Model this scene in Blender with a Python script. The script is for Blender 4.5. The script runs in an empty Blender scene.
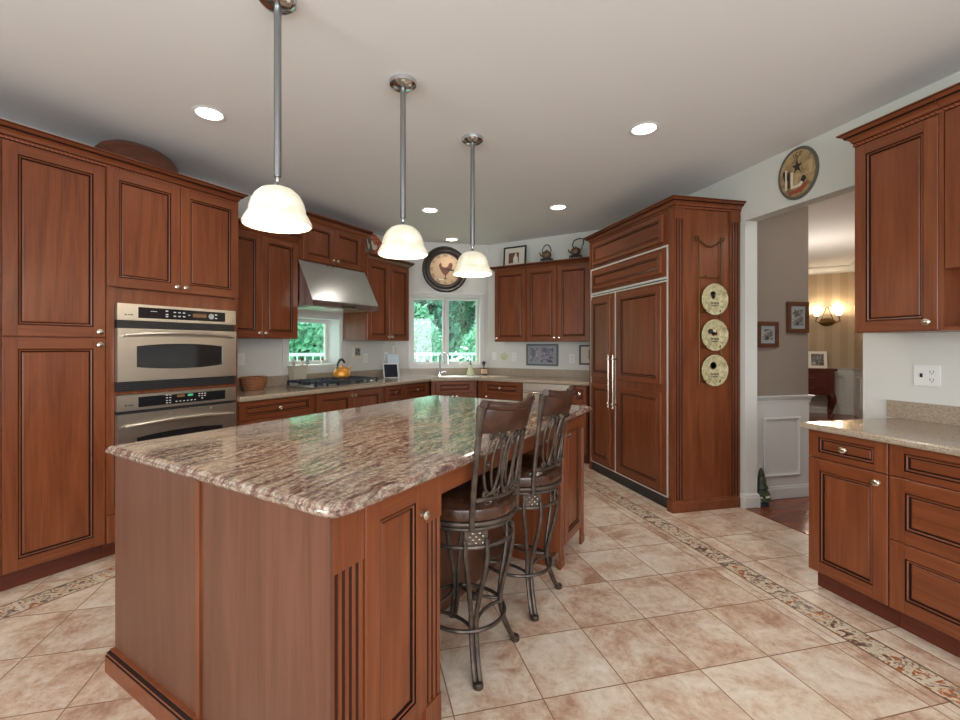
import bpy, bmesh, math, random
from mathutils import Matrix, Vector
random.seed(7)
PI = math.pi; R2 = 2 ** -.5
S = bpy.context.scene
COL = S.collection
# ------------------------------------------------------------------ camera
AZ = math.radians(12.94); CH = 1.33
cd = bpy.data.cameras.new('camera'); cam = bpy.data.objects.new('camera', cd); COL.objects.link(cam)
cam.location = (0, 0, CH); cam.rotation_euler = (PI / 2, 0, -AZ)
cd.sensor_fit = 'HORIZONTAL'; cd.sensor_width = 36; cd.lens = 445.4 / 960 * 36
cd.shift_x = (480 - 460.2) / 960; cd.shift_y = (347.4 - 360) / 960
cd.clip_start = .02; cd.clip_end = 300
S.camera = cam
# ------------------------------------------------------------------ world, exposure
S.view_settings.view_transform = 'Standard'; S.view_settings.look = 'None'
S.view_settings.exposure = 0.68; S.view_settings.gamma = 1; S.view_settings.use_curve_mapping = False
W = bpy.data.worlds.new('sky'); S.world = W; W.use_nodes = True
nt = W.node_tree; bg = nt.nodes['Background']
bg.inputs[0].default_value = (.80, .92, 1.0, 1); bg.inputs[1].default_value = 1.5
def light(name, kind, loc, energy, color=(1, 1, 1), rot=(0, 0, 0), size=1, size_y=None, parent=None, spot=None, radius=.05, blend=.5):
    l = bpy.data.lights.new(name, kind); l.energy = energy; l.color = color
    if kind == 'AREA':
        l.size = size
        if size_y: l.shape = 'RECTANGLE'; l.size_y = size_y
    elif kind == 'SUN': l.angle = radius
    else: l.shadow_soft_size = radius
    if kind == 'SPOT': l.spot_size = spot; l.spot_blend = blend
    o = bpy.data.objects.new(name, l); COL.objects.link(o); o.location = loc; o.rotation_euler = rot
    if parent: o.parent = parent
    return o
light('sun', 'SUN', (0, 0, 10), 4.5, (1, .96, .88), (math.radians(38), 0, math.radians(-150)), radius=.03)
# area lamps added at rear and left windows, tilted up to brighten the ceiling
light('rear_daylight', 'AREA', (0.2, -2.86, 1.55), 110, (.95, .96, 1), (math.radians(104), 0, 0), 4.6, 2.0)
light('side_daylight', 'AREA', (-3.36, -.9, 1.5), 60, (.92, .96, 1), (math.radians(102), 0, math.radians(-90)), 2.4, 1.8)
# ------------------------------------------------------------------ node helpers
def newmat(name):
    m = bpy.data.materials.new(name); m.use_nodes = True
    return m, m.node_tree, m.node_tree.nodes['Principled BSDF']
def pm(name, col, rough=.5, metal=0, **kw):
    m, t, b = newmat(name)
    b.inputs['Base Color'].default_value = (*col, 1); b.inputs['Roughness'].default_value = rough; b.inputs['Metallic'].default_value = metal
    for k, v in kw.items():
        k = k.replace('_', ' ')
        b.inputs[k].default_value = (*v, 1) if isinstance(v, tuple) else v
    return m
def node(t, typ, **kw):
    n = t.nodes.new(typ)
    for k, v in kw.items(): setattr(n, k, v)
    return n
def mth(t, op, a, b=None, c=None):
    n = t.nodes.new('ShaderNodeMath'); n.operation = op
    for i, v in enumerate((a, b, c)):
        if v is None: continue
        if isinstance(v, (int, float)): n.inputs[i].default_value = v
        else: t.links.new(v, n.inputs[i])
    return n.outputs[0]
def mixc(t, f, a, b):
    n = t.nodes.new('ShaderNodeMix'); n.data_type = 'RGBA'
    for i, v in ((0, f), (6, a), (7, b)):
        if isinstance(v, (int, float)): n.inputs[i].default_value = v
        elif isinstance(v, tuple): n.inputs[i].default_value = (*v, 1) if len(v) == 3 else v
        else: t.links.new(v, n.inputs[i])
    return n.outputs[2]
def coords(t, scale=(1, 1, 1), rot=(0, 0, 0), kind='Object', loc=(0, 0, 0)):
    tc = t.nodes.new('ShaderNodeTexCoord'); mp = t.nodes.new('ShaderNodeMapping')
    mp.inputs['Scale'].default_value = scale; mp.inputs['Rotation'].default_value = rot; mp.inputs['Location'].default_value = loc
    t.links.new(tc.outputs[kind], mp.inputs[0]); return mp.outputs[0]
def noise(t, vec, scale, detail=4, rough=.5, dist=0, out=0):
    n = t.nodes.new('ShaderNodeTexNoise'); t.links.new(vec, n.inputs['Vector'])
    n.inputs['Scale'].default_value = scale; n.inputs['Detail'].default_value = detail
    n.inputs['Roughness'].default_value = rough; n.inputs['Distortion'].default_value = dist
    return n.outputs[out]
def ramp(t, f, stops):
    n = t.nodes.new('ShaderNodeValToRGB'); t.links.new(f, n.inputs[0]); e = n.color_ramp.elements
    while len(e) < len(stops): e.new(.5)
    for i, (p, c) in enumerate(stops):
        e[i].position = p; e[i].color = (*c, 1) if len(c) == 3 else c
    return n.outputs[0]
def bump(t, b, h, strength=.3, dist=.01):
    n = t.nodes.new('ShaderNodeBump'); n.inputs['Strength'].default_value = strength; n.inputs['Distance'].default_value = dist
    t.links.new(h, n.inputs['Height']); t.links.new(n.outputs[0], b.inputs['Normal'])
def srgb(r, g, b):
    f = lambda c: (c / 255 / 12.92) if c / 255 <= .04045 else ((c / 255 + .055) / 1.055) ** 2.4
    return (f(r), f(g), f(b))
def wood(name, axis, c0, c1, c2, rough=.32, fine=1.0):
    m, t, b = newmat(name)
    sc = {'z': (9, 9, .75), 'x': (.75, 9, 9), 'y': (9, .75, 9)}[axis]
    v = coords(t, sc)
    n1 = noise(t, v, 1.1 * fine, 6, .6, 1.8)
    sc2 = tuple(9 * s if s > 1 else s * 2.4 for s in sc); v2 = coords(t, sc2)
    n2 = noise(t, v2, 1.6, 3, .6, .3)
    f = mth(t, 'ADD', mth(t, 'MULTIPLY', n1, .62), mth(t, 'MULTIPLY', n2, .38))
    c = ramp(t, f, [(.30, c0), (.5, c1), (.72, c2)])
    t.links.new(c, b.inputs['Base Color'])
    b.inputs['Roughness'].default_value = rough; b.inputs['Specular IOR Level'].default_value = .4
    bump(t, b, n2, .05, .002)
    return m
M = {}
c0, c1, c2 = srgb(86, 43, 23), srgb(113, 60, 34), srgb(131, 75, 46)
M['wv'] = wood('cherry_wood_vertical', 'z', c0, c1, c2)
M['wh'] = wood('cherry_wood_horizontal', 'x', c0, c1, c2)
M['wd'] = wood('cherry_wood_depth', 'y', c0, c1, c2)
M['ip'] = wood('island_panel_wood', 'z', srgb(80, 47, 33), srgb(95, 59, 43), srgb(108, 70, 52), .36)
M['glaze'] = pm('dark_glaze_groove', srgb(34, 15, 9), .7, Specular_IOR_Level=.15)
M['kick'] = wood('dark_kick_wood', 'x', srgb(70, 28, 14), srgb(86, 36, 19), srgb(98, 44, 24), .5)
M['inside'] = pm('cabinet_inside', srgb(96, 52, 32), .6)
def rope():
    m, t, b = newmat('rope_molding_wood'); tc = t.nodes.new('ShaderNodeTexCoord')
    sp = t.nodes.new('ShaderNodeSeparateXYZ'); t.links.new(tc.outputs['Object'], sp.inputs[0])
    s = mth(t, 'ADD', mth(t, 'ADD', sp.outputs[0], sp.outputs[1]), mth(t, 'MULTIPLY', sp.outputs[2], .8))
    w = mth(t, 'FRACT', mth(t, 'MULTIPLY', s, 48))
    f = mth(t, 'ABSOLUTE', mth(t, 'SUBTRACT', w, .5))
    t.links.new(ramp(t, f, [(.05, srgb(60, 27, 15)), (.2, srgb(140, 72, 42))]), b.inputs['Base Color'])
    b.inputs['Roughness'].default_value = .35; bump(t, b, f, .6, .006); return m
M['rope'] = rope()
def steel(name, col, axis=(1, 1, 60), rough=.34):
    m, t, b = newmat(name); v = coords(t, axis); n = noise(t, v, 3, 3, .6)
    b.inputs['Base Color'].default_value = (*col, 1); b.inputs['Metallic'].default_value = 1
    t.links.new(mth(t, 'ADD', mth(t, 'MULTIPLY', n, .08), rough - .04), b.inputs['Roughness']); return m
M['steel'] = steel('brushed_steel', (.62, .57, .50))
M['lightsteel'] = pm('satin_steel_trim', (.80, .79, .76), .5, .6)
M['hoodsteel'] = steel('hood_steel', (.60, .60, .595), rough=.24)
M['nickel'] = pm('brushed_nickel', (.72, .66, .56), .24, 1)
M['satin'] = pm('satin_steel_handle', (.70, .66, .60), .32, 1)
M['chrome'] = pm('chrome', (.62, .64, .67), .12, 1)
M['pewter'] = steel('pewter_rod_metal', (.30, .31, .32), (60, 60, 60), .3)
M['blackglass'] = pm('black_glass', (.012, .012, .014), .06, 0, Specular_IOR_Level=.8)
M['black'] = pm('black_plastic', (.018, .018, .02), .35)
M['iron'] = pm('cast_iron', (.035, .042, .055), .25, .1)
M['print'] = pm('pale_print', (.55, .55, .53), .5)
M['led'] = pm('green_display', (.02, .08, .05), .3, 0, Emission_Color=(.15, .9, .45), Emission_Strength=.25)
M['amber'] = pm('amber_display', (.1, .05, .02), .3, 0, Emission_Color=(.8, .35, .12), Emission_Strength=.05)
def bronze():
    m, t, b = newmat('brushed_bronze'); n = noise(t, coords(t), 22, 3, .6)
    t.links.new(ramp(t, n, [(.3, srgb(58, 49, 43)), (.65, srgb(92, 80, 71))]), b.inputs['Base Color'])
    b.inputs['Metallic'].default_value = .55; b.inputs['Roughness'].default_value = .38; return m
M['bronze'] = bronze()
def leather():
    m, t, b = newmat('brown_leather'); n = noise(t, coords(t), 9, 4, .6, .6)
    t.links.new(ramp(t, n, [(.3, srgb(40, 24, 18)), (.7, srgb(82, 50, 34))]), b.inputs['Base Color'])
    b.inputs['Roughness'].default_value = .24; b.inputs['Specular IOR Level'].default_value = .6
    bump(t, b, noise(t, coords(t), 120, 2), .12, .002); return m
M['leather'] = leather()
M['railwood'] = wood('stool_rail_wood', 'x', srgb(38, 21, 15), srgb(58, 34, 24), srgb(76, 47, 34), .3)
def paint(name, col, rough=.75, amt=.03):
    m, t, b = newmat(name); n = noise(t, coords(t), 1.3, 3, .5)
    d = tuple(c * (1 - amt) for c in col)
    t.links.new(mixc(t, n, col, d), b.inputs['Base Color']); b.inputs['Roughness'].default_value = rough
    bump(t, b, noise(t, coords(t), 180, 2), .03, .001); return m
M['wall'] = paint('grey_wall_paint', srgb(207, 206, 200))
M['ceil'] = paint('white_ceiling_paint', srgb(226, 225, 225))
M['trim'] = pm('white_trim_paint', srgb(208, 207, 203), .35)
M['taupe'] = paint('taupe_hall_paint', srgb(137, 123, 111))
def stripes():
    m, t, b = newmat('gold_striped_wallpaper'); tc = t.nodes.new('ShaderNodeTexCoord'); sp = t.nodes.new('ShaderNodeSeparateXYZ')
    t.links.new(tc.outputs['Object'], sp.inputs[0])
    w = mth(t, 'FRACT', mth(t, 'MULTIPLY', mth(t, 'SUBTRACT', sp.outputs[0], sp.outputs[1]), 2.9))
    f = mth(t, 'GREATER_THAN', w, .5)
    t.links.new(mixc(t, f, srgb(176, 156, 128), srgb(187, 168, 141)), b.inputs['Base Color']); b.inputs['Roughness'].default_value = .6; return m
M['gold'] = stripes()
M['wains'] = pm('grey_white_wainscot', srgb(208, 207, 204), .45)
def quartz():
    m, t, b = newmat('beige_quartz'); v = coords(t)
    n = noise(t, v, 160, 3, .7); n2 = noise(t, v, 14, 3, .5)
    c = ramp(t, n, [(.35, srgb(128, 110, 92)), (.5, srgb(160, 144, 125)), (.68, srgb(184, 172, 155))])
    t.links.new(mixc(t, mth(t, 'MULTIPLY', n2, .35), c, srgb(150, 135, 118)), b.inputs['Base Color'])
    b.inputs['Roughness'].default_value = .16; return m
M['quartz'] = quartz()
def granite():
    m, t, b = newmat('streaked_granite')
    ro = (0, 0, -PI / 4)
    v0 = coords(t)
    mp = t.nodes.new('ShaderNodeMapping'); mp.inputs['Rotation'].default_value = (0, 0, math.radians(-52)); t.links.new(v0, mp.inputs[0])
    wn = noise(t, v0, 2.2, 3, .5, 0, 1)
    va = t.nodes.new('ShaderNodeVectorMath'); va.operation = 'MULTIPLY_ADD'; t.links.new(wn, va.inputs[0]); va.inputs[1].default_value = (.22, .22, .22); t.links.new(mp.outputs[0], va.inputs[2])
    m2 = t.nodes.new('ShaderNodeMapping'); m2.inputs['Scale'].default_value = (2.3, 24, 8); t.links.new(va.outputs[0], m2.inputs[0])
    v = m2.outputs[0]
    n1 = noise(t, v, 1.7, 8, .66, .4); n2 = noise(t, v, 4.5, 6, .72, .8); n3 = noise(t, v0, 55, 4, .75)
    c = ramp(t, n1, [(.32, srgb(80, 58, 54)), (.42, srgb(118, 86, 77)), (.50, srgb(148, 124, 109)), (.58, srgb(170, 158, 142)), (.66, srgb(128, 96, 86)), (.76, srgb(88, 72, 69))])
    k = ramp(t, n2, [(.38, (1, 1, 1)), (.46, (0, 0, 0))])
    c = mixc(t, mth(t, 'MULTIPLY', k, .62), c, srgb(64, 56, 54))
    k2 = ramp(t, n3, [(.40, (1, 1, 1)), (.50, (0, 0, 0))]); c = mixc(t, mth(t, 'MULTIPLY', k2, .48), c, srgb(62, 58, 56))
    k3 = ramp(t, n3, [(.54, (0, 0, 0)), (.66, (1, 1, 1))]); c = mixc(t, mth(t, 'MULTIPLY', k3, .5), c, srgb(214, 206, 192))
    t.links.new(c, b.inputs['Base Color']); b.inputs['Roughness'].default_value = .07; b.inputs['Specular IOR Level'].default_value = .65
    return m
M['granite'] = granite()
def tilefloor():
    m, t, b = newmat('stone_tile_floor'); tc = t.nodes.new('ShaderNodeTexCoord'); sp = t.nodes.new('ShaderNodeSeparateXYZ')
    P = tc.outputs['Object']; t.links.new(P, sp.inputs[0]); X, Y = sp.outputs[0], sp.outputs[1]
    def grid(u, v, pu, pv, u0, v0, g):
        a = mth(t, 'DIVIDE', mth(t, 'SUBTRACT', u, u0), pu); c = mth(t, 'DIVIDE', mth(t, 'SUBTRACT', v, v0), pv)
        def line(q, p): return mth(t, 'GREATER_THAN', mth(t, 'ABSOLUTE', mth(t, 'SUBTRACT', mth(t, 'FRACT', q), .5)), .5 - g / p)
        l = mth(t, 'MAXIMUM', line(a, pu), line(c, pv))
        cb = t.nodes.new('ShaderNodeCombineXYZ'); t.links.new(mth(t, 'FLOOR', a), cb.inputs[0]); t.links.new(mth(t, 'FLOOR', c), cb.inputs[1])
        return l, cb.outputs[0]
    def between(u, a, c): return mth(t, 'MULTIPLY', mth(t, 'GREATER_THAN', u, a), mth(t, 'LESS_THAN', u, c))
    g = .0026
    l0, id0 = grid(X, Y, .3465, .354, 1.03 - .3465 * 12, 1.572 - .354 * 12, g)
    l1, id1 = grid(X, Y, .36, .348, 2.42, 1.60 - .348 * 12, g)
    e = mth(t, 'MULTIPLY', mth(t, 'SUBTRACT', X, Y), R2); d = mth(t, 'MULTIPLY', mth(t, 'ADD', X, Y), R2)
    right = mth(t, 'GREATER_THAN', X, 2.30)
    line = mixc(t, right, l0, l1)
    cid = t.nodes.new('ShaderNodeMix'); cid.data_type = 'VECTOR'; t.links.new(right, cid.inputs[0]); t.links.new(id0, cid.inputs[4]); t.links.new(id1, cid.inputs[5])
    wn = t.nodes.new('ShaderNodeTexWhiteNoise'); t.links.new(cid.outputs[1], wn.inputs[0])
    va = t.nodes.new('ShaderNodeVectorMath'); va.operation = 'MULTIPLY_ADD'; t.links.new(wn.outputs[1], va.inputs[0]); va.inputs[1].default_value = (7, 7, 7); t.links.new(P, va.inputs[2])
    n1 = noise(t, va.outputs[0], 5.2, 7, .68, .5); n2 = noise(t, va.outputs[0], 30, 4, .75)
    f = mth(t, 'ADD', mth(t, 'ADD', mth(t, 'MULTIPLY', n1, .72), mth(t, 'MULTIPLY', n2, .28)), mth(t, 'MULTIPLY', mth(t, 'SUBTRACT', wn.outputs[0], .5), .08))
    c = ramp(t, f, [(.36, srgb(166, 130, 108)), (.45, srgb(192, 163, 141)), (.54, srgb(208, 190, 171)), (.66, srgb(220, 208, 194))])
    # thin light strips along the inner side of the border
    # decorative border
    v = coords(t, (1, 1, 1)); bn = noise(t, v, 15, 4, .6, 1.4); bn2 = noise(t, v, 33, 2, .5, 1.2)
    bc = ramp(t, bn, [(.40, srgb(106, 84, 70)), (.455, srgb(190, 172, 150)), (.56, srgb(208, 194, 172)), (.60, srgb(176, 112, 68)), (.68, srgb(150, 84, 50))])
    bc = mixc(t, mth(t, 'MULTIPLY', mth(t, 'GREATER_THAN', bn2, .60), .75), bc, srgb(120, 110, 104))
    def band(cur, u, a, c_, along, p, o0):
        w = c_ - a
        inb = between(u, a, c_)
        ed = mth(t, 'MAXIMUM', between(u, a, a + .010), between(u, c_ - .010, c_))
        cr = mth(t, 'LESS_THAN', mth(t, 'FRACT', mth(t, 'DIVIDE', mth(t, 'SUBTRACT', along, o0), p)), .05)
        x = mixc(t, cr, bc, srgb(205, 193, 172)); x = mixc(t, ed, x, srgb(122, 100, 84))
        return mixc(t, inb, cur, x), inb
    grout = srgb(138, 106, 80)
    c = mixc(t, line, c, grout)
    # margins: strips beside border
    mr = mth(t, 'MAXIMUM', between(X, 2.118, 2.122), between(X, 2.415, 2.419)); c = mixc(t, mth(t, 'MULTIPLY', mr, .8), c, grout)
    c, b1 = band(c, X, 2.160, 2.300, Y, .340, .625)
    c, b2 = band(c, e, -3.215, -3.055, d, .340, .385)
    dd = mth(t, 'MAXIMUM', b1, b2)
    t.links.new(c, b.inputs['Base Color'])
    b.inputs['Roughness'].default_value = .36; b.inputs['Specular IOR Level'].default_value = .4
    h = mth(t, 'SUBTRACT', mth(t, 'MULTIPLY', n2, .3), line); bump(t, b, h, .25, .004)
    return m
M['tile'] = tilefloor()
def hardwood():
    m, t, b = newmat('red_hardwood_floor'); tc = t.nodes.new('ShaderNodeTexCoord'); sp = t.nodes.new('ShaderNodeSeparateXYZ'); t.links.new(tc.outputs['Object'], sp.inputs[0])
    a = mth(t, 'DIVIDE', sp.outputs[1], .083); cell = mth(t, 'FLOOR', a)
    wn = t.nodes.new('ShaderNodeTexWhiteNoise'); wn.noise_dimensions = '1D'; t.links.new(cell, wn.inputs['W'])
    n = noise(t, coords(t, (1.2, 14, 1)), 2, 4, .6)
    f = mth(t, 'ADD', mth(t, 'MULTIPLY', n, .6), mth(t, 'MULTIPLY', wn.outputs[0], .4))
    c = ramp(t, f, [(.25, srgb(92, 44, 26)), (.75, srgb(142, 80, 50))])
    ln = mth(t, 'LESS_THAN', mth(t, 'FRACT', a), .04)
    t.links.new(mixc(t, ln, c, srgb(50, 24, 14)), b.inputs['Base Color']); b.inputs['Roughness'].default_value = .22; return m
M['hard'] = hardwood()
M['mahog'] = wood('mahogany', 'x', srgb(58, 18, 12), srgb(84, 30, 20), srgb(104, 42, 28), .25)
M['darkwood'] = wood('dark_bowl_wood', 'x', srgb(48, 24, 15), srgb(84, 46, 30), srgb(112, 66, 44), .4)
def shade():
    m, t, b = newmat('alabaster_glass_shade'); n = noise(t, coords(t), 9, 4, .6, 1.5)
    c = ramp(t, n, [(.35, (.66, .60, .44)), (.65, (.78, .74, .62))])
    t.links.new(c, b.inputs['Base Color']); t.links.new(c, b.inputs['Emission Color'])
    b.inputs['Emission Strength'].default_value = .24; b.inputs['Roughness'].default_value = .25; return m
M['shade'] = shade()
M['bulb'] = pm('lit_bulb', (1, .95, .85), .4, 0, Emission_Color=(1, .93, .8), Emission_Strength=3.0)
M['can'] = pm('recessed_lamp_lens', (1, 1, 1), .5, 0, Emission_Color=(1, .97, .9), Emission_Strength=4.0)
M['whitep'] = pm('white_plastic', srgb(225, 225, 222), .35)
M['slot'] = pm('outlet_slots', srgb(40, 40, 42), .5)
M['glass'] = None
def glassm():
    m = bpy.data.materials.new('window_glass'); m.use_nodes = True; t = m.node_tree; t.nodes.clear()
    o = t.nodes.new('ShaderNodeOutputMaterial'); tr = t.nodes.new('ShaderNodeBsdfTransparent'); gl = t.nodes.new('ShaderNodeBsdfGlossy'); mx = t.nodes.new('ShaderNodeMixShader')
    tr.inputs[0].default_value = (.93, 1, .98, 1); gl.inputs['Roughness'].default_value = .02; mx.inputs[0].default_value = .05
    t.links.new(tr.outputs[0], mx.inputs[1]); t.links.new(gl.outputs[0], mx.inputs[2]); t.links.new(mx.outputs[0], o.inputs[0]); return m
M['glass'] = glassm()
def leafm(name, a, c):
    m, t, b = newmat(name); n = noise(t, coords(t), 2.5, 3, .6)
    t.links.new(ramp(t, n, [(.35, a), (.65, c)]), b.inputs['Base Color']); b.inputs['Roughness'].default_value = .6
    b.inputs['Subsurface Weight'].default_value = 0; return m
M['leaf1'] = leafm('pale_leaves', srgb(96, 172, 134), srgb(168, 222, 192)); M['leaf2'] = leafm('dark_leaves', srgb(44, 112, 92), srgb(104, 176, 146))
M['lawn'] = leafm('lawn_grass', srgb(90, 160, 110), srgb(130, 190, 145)); M['bark'] = leafm('bark', srgb(92, 84, 76), srgb(130, 120, 108))
def wicker():
    m, t, b = newmat('wicker'); v = coords(t, (1, 1, 1)); w = t.nodes.new('ShaderNodeTexWave'); w.wave_type = 'BANDS'; w.bands_direction = 'Z'; t.links.new(v, w.inputs[0]); w.inputs['Scale'].default_value = 22; w.inputs['Distortion'].default_value = 3; w.inputs['Detail Scale'].default_value = 6
    t.links.new(ramp(t, w.outputs[1], [(.2, srgb(96, 52, 28)), (.8, srgb(180, 118, 74))]), b.inputs['Base Color']); bump(t, b, w.outputs[1], .5, .006); return m
M['wicker'] = wicker()
M['stone'] = paint('stone_planter', srgb(188, 180, 164), .8, .2)
M['kettle'] = pm('copper_gold_enamel', srgb(214, 150, 58), .25, .25)
M['cream'] = paint('cream_face', srgb(200, 168, 134), .6, .15); M['brownframe'] = pm('dark_brown_frame', srgb(52, 42, 36), .4)
M['ink'] = pm('dark_ink', srgb(48, 36, 32), .6); M['brownart'] = pm('brown_art', srgb(104, 62, 50), .6)
def mottled(name, a, c, d, sc=30):
    m, t, b = newmat(name); n = noise(t, coords(t), sc, 4, .65, .8)
    t.links.new(ramp(t, n, [(.34, a), (.5, c), (.66, d)]), b.inputs['Base Color']); b.inputs['Roughness'].default_value = .4; return m
M['plate'] = mottled('mottled_cream_plate', srgb(138, 128, 94), srgb(178, 168, 128), srgb(200, 192, 156), 26)
M['signface'] = mottled('aged_painted_tin', srgb(110, 92, 66), srgb(166, 138, 98), srgb(190, 164, 122), 12)
M['signrim'] = pm('grey_green_rim', srgb(92, 88, 78), .5)
M['rust'] = pm('rust_red_paint', srgb(150, 72, 46), .5); M['offwhite'] = pm('off_white_paint', srgb(214, 206, 190), .5)
M['photo1'] = mottled('colour_photo', srgb(40, 60, 66), srgb(120, 120, 130), srgb(196, 170, 186), 22)
M['photo2'] = mottled('sepia_photo', srgb(36, 34, 32), srgb(96, 92, 86), srgb(190, 186, 178), 16)
M['matgrey'] = pm('grey_mat', srgb(140, 146, 148), .7); M['matwhite'] = pm('cream_mat', srgb(206, 198, 186), .7)
M['greyframe'] = pm('grey_metal_frame', srgb(98, 100, 104), .35, .4); M['blackframe'] = pm('black_frame', srgb(26, 24, 24), .35)
M['walnut'] = wood('walnut_frame', 'x', srgb(60, 34, 24), srgb(88, 52, 36), srgb(106, 66, 46), .35)
M['whiteframe'] = pm('white_frame', srgb(230, 226, 216), .4)
M['screen'] = pm('dark_screen', srgb(34, 38, 50), .12); M['paper'] = pm('white_paper', srgb(206, 222, 236), .7)
M['soap'] = pm('pale_soap', srgb(190, 196, 160), .2); M['purple'] = pm('purple_fabric', srgb(92, 60, 110), .7)
M['teapot'] = mottled('brown_teapot_glaze', srgb(52, 34, 26), srgb(96, 66, 46), srgb(128, 98, 70), 20)
M['redglaze'] = mottled('red_rooster_glaze', srgb(122, 36, 28), srgb(176, 84, 56), srgb(222, 196, 160), 9)
M['greenglaze'] = mottled('dark_green_rooster_glaze', srgb(30, 34, 30), srgb(74, 66, 54), srgb(150, 130, 104), 10)
M['treegreen'] = mottled('dark_ornament_green', srgb(26, 36, 24), srgb(46, 58, 38), srgb(86, 88, 56), 40)
M['antique'] = pm('antique_brass', srgb(104, 76, 44), .35, .8)
M['sconceglass'] = pm('sconce_glass', (1, .9, .7), .3, 0, Emission_Color=(1, .88, .66), Emission_Strength=1.3)
M['porch'] = pm('white_rail', srgb(225, 235, 235), .6)
# ------------------------------------------------------------------ mesh helpers
class MB:
    def __init__(s): s.v = []; s.f = []; s.m = []; s.smooth = False
    def add(s, vs, fs, mat=0, X=None):
        o = len(s.v)
        for p in vs:
            p = Vector(p)
            if X is not None: p = X @ p
            s.v.append(p)
        for f in fs: s.f.append([i + o for i in f]); s.m.append(mat)
        return s
    def box(s, x0, x1, y0, y1, z0, z1, mat=0, X=None):
        vs = [(x, y, z) for z in (z0, z1) for y in (y0, y1) for x in (x0, x1)]
        return s.add(vs, [(0, 2, 3, 1), (4, 5, 7, 6), (0, 1, 5, 4), (2, 6, 7, 3), (0, 4, 6, 2), (1, 3, 7, 5)], mat, X)
    def prism(s, poly, z0, z1, mat=0, X=None, capmat=None):
        n = len(poly); vs = [(x, y, z0) for x, y in poly] + [(x, y, z1) for x, y in poly]
        s.add(vs, [(i, (i + 1) % n, n + (i + 1) % n, n + i) for i in range(n)], mat, X)
        o = len(s.v) - 2 * n; cm = mat if capmat is None else capmat
        s.f.append([o + i for i in reversed(range(n))]); s.m.append(cm); s.f.append([o + n + i for i in range(n)]); s.m.append(cm)
        return s
    def lathe(s, prof, c=(0, 0, 0), n=32, mat=0, X=None, sx=1, sy=1, cap=True):
        vs = []; fs = []; k = len(prof)
        for j in range(n):
            a = 2 * PI * j / n
            for r, z in prof: vs.append((c[0] + r * sx * math.cos(a), c[1] + r * sy * math.sin(a), c[2] + z))
        for j in range(n):
            q = (j + 1) % n
            for i in range(k - 1): fs.append((j * k + i, q * k + i, q * k + i + 1, j * k + i + 1))
        if cap:
            fs.append([j * k for j in reversed(range(n))]); fs.append([j * k + k - 1 for j in range(n)])
        s.smooth = True
        return s.add(vs, fs, mat, X)
    def tube(s, pts, r, n=10, mat=0, X=None, closed=False, flat=1.0):
        pts = [Vector(p) for p in pts]; N = len(pts); vs = []; fs = []
        rr = r if isinstance(r, (list, tuple)) else [r] * N
        ref = None
        for i, p in enumerate(pts):
            if closed: tg = pts[(i + 1) % N] - pts[i - 1]
            else: tg = pts[min(i + 1, N - 1)] - pts[max(i - 1, 0)]
            tg.normalize()
            if ref is None:
                ref = Vector((0, 0, 1)) if abs(tg.z) < .9 else Vector((1, 0, 0))
            a = ref - tg * ref.dot(tg)
            if a.length < 1e-4: a = tg.orthogonal()
            a.normalize(); ref = a; b = tg.cross(a)
            for j in range(n):
                t = 2 * PI * j / n; vs.append(p + a * (rr[i] * flat * math.cos(t)) + b * (rr[i] * math.sin(t)))
        for i in range(N if closed else N - 1):
            q = (i + 1) % N
            for j in range(n): fs.append((i * n + j, i * n + (j + 1) % n, q * n + (j + 1) % n, q * n + j))
        if not closed: fs.append(list(reversed(range(n)))); fs.append([(N - 1) * n + j for j in range(n)])
        s.smooth = True
        return s.add(vs, fs, mat, X)
    def sphere(s, c, r, n=14, mat=0, sx=1, sy=1, sz=1, X=None):
        k = max(6, n // 2 + 2)
        return s.lathe([(max(1e-4, r * math.sin(PI * i / k)), -r * sz * math.cos(PI * i / k)) for i in range(k + 1)], c, n, mat, X, sx, sy)
    def sweep(s, path, prof, mats=0, closed=False, X=None):
        """path: 2-D points; prof: (outwards, z) points; outwards is to the right of travel"""
        n = len(path); k = len(prof); vs = []; P = [Vector(p) for p in path]
        for i in range(n):
            d0 = (P[i] - P[i - 1]).normalized() if (i or closed) else None
            d1 = (P[(i + 1) % n] - P[i]).normalized() if (i < n - 1 or closed) else None
            if d0 is None: d0 = d1
            if d1 is None: d1 = d0
            n0 = Vector((d0.y, -d0.x)); n1 = Vector((d1.y, -d1.x)); mt = (n0 + n1)
            mt = mt / mt.length; L = 1 / max(.3, mt.dot(n0))
            for o, z in prof: q = P[i] + mt * (o * L); vs.append((q.x, q.y, z))
        base = len(s.v); s.add(vs, [], 0, X)
        for i in range(n if closed else n - 1):
            q = (i + 1) % n
            for j in range(k - 1):
                s.f.append([base + i * k + j, base + q * k + j, base + q * k + j + 1, base + i * k + j + 1])
                s.m.append(mats[j] if isinstance(mats, (list, tuple)) else mats)
        if closed:
            s.f.append([base + i * k for i in range(n)]); s.m.append(mats if not isinstance(mats, (list, tuple)) else mats[0])
            s.f.append([base + i * k + k - 1 for i in range(n)]); s.m.append(mats if not isinstance(mats, (list, tuple)) else mats[0])
        else:
            s.f.append([base + j for j in range(k)]); s.m.append(0); s.f.append([base + (n - 1) * k + j for j in range(k)]); s.m.append(0)
        return s
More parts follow.
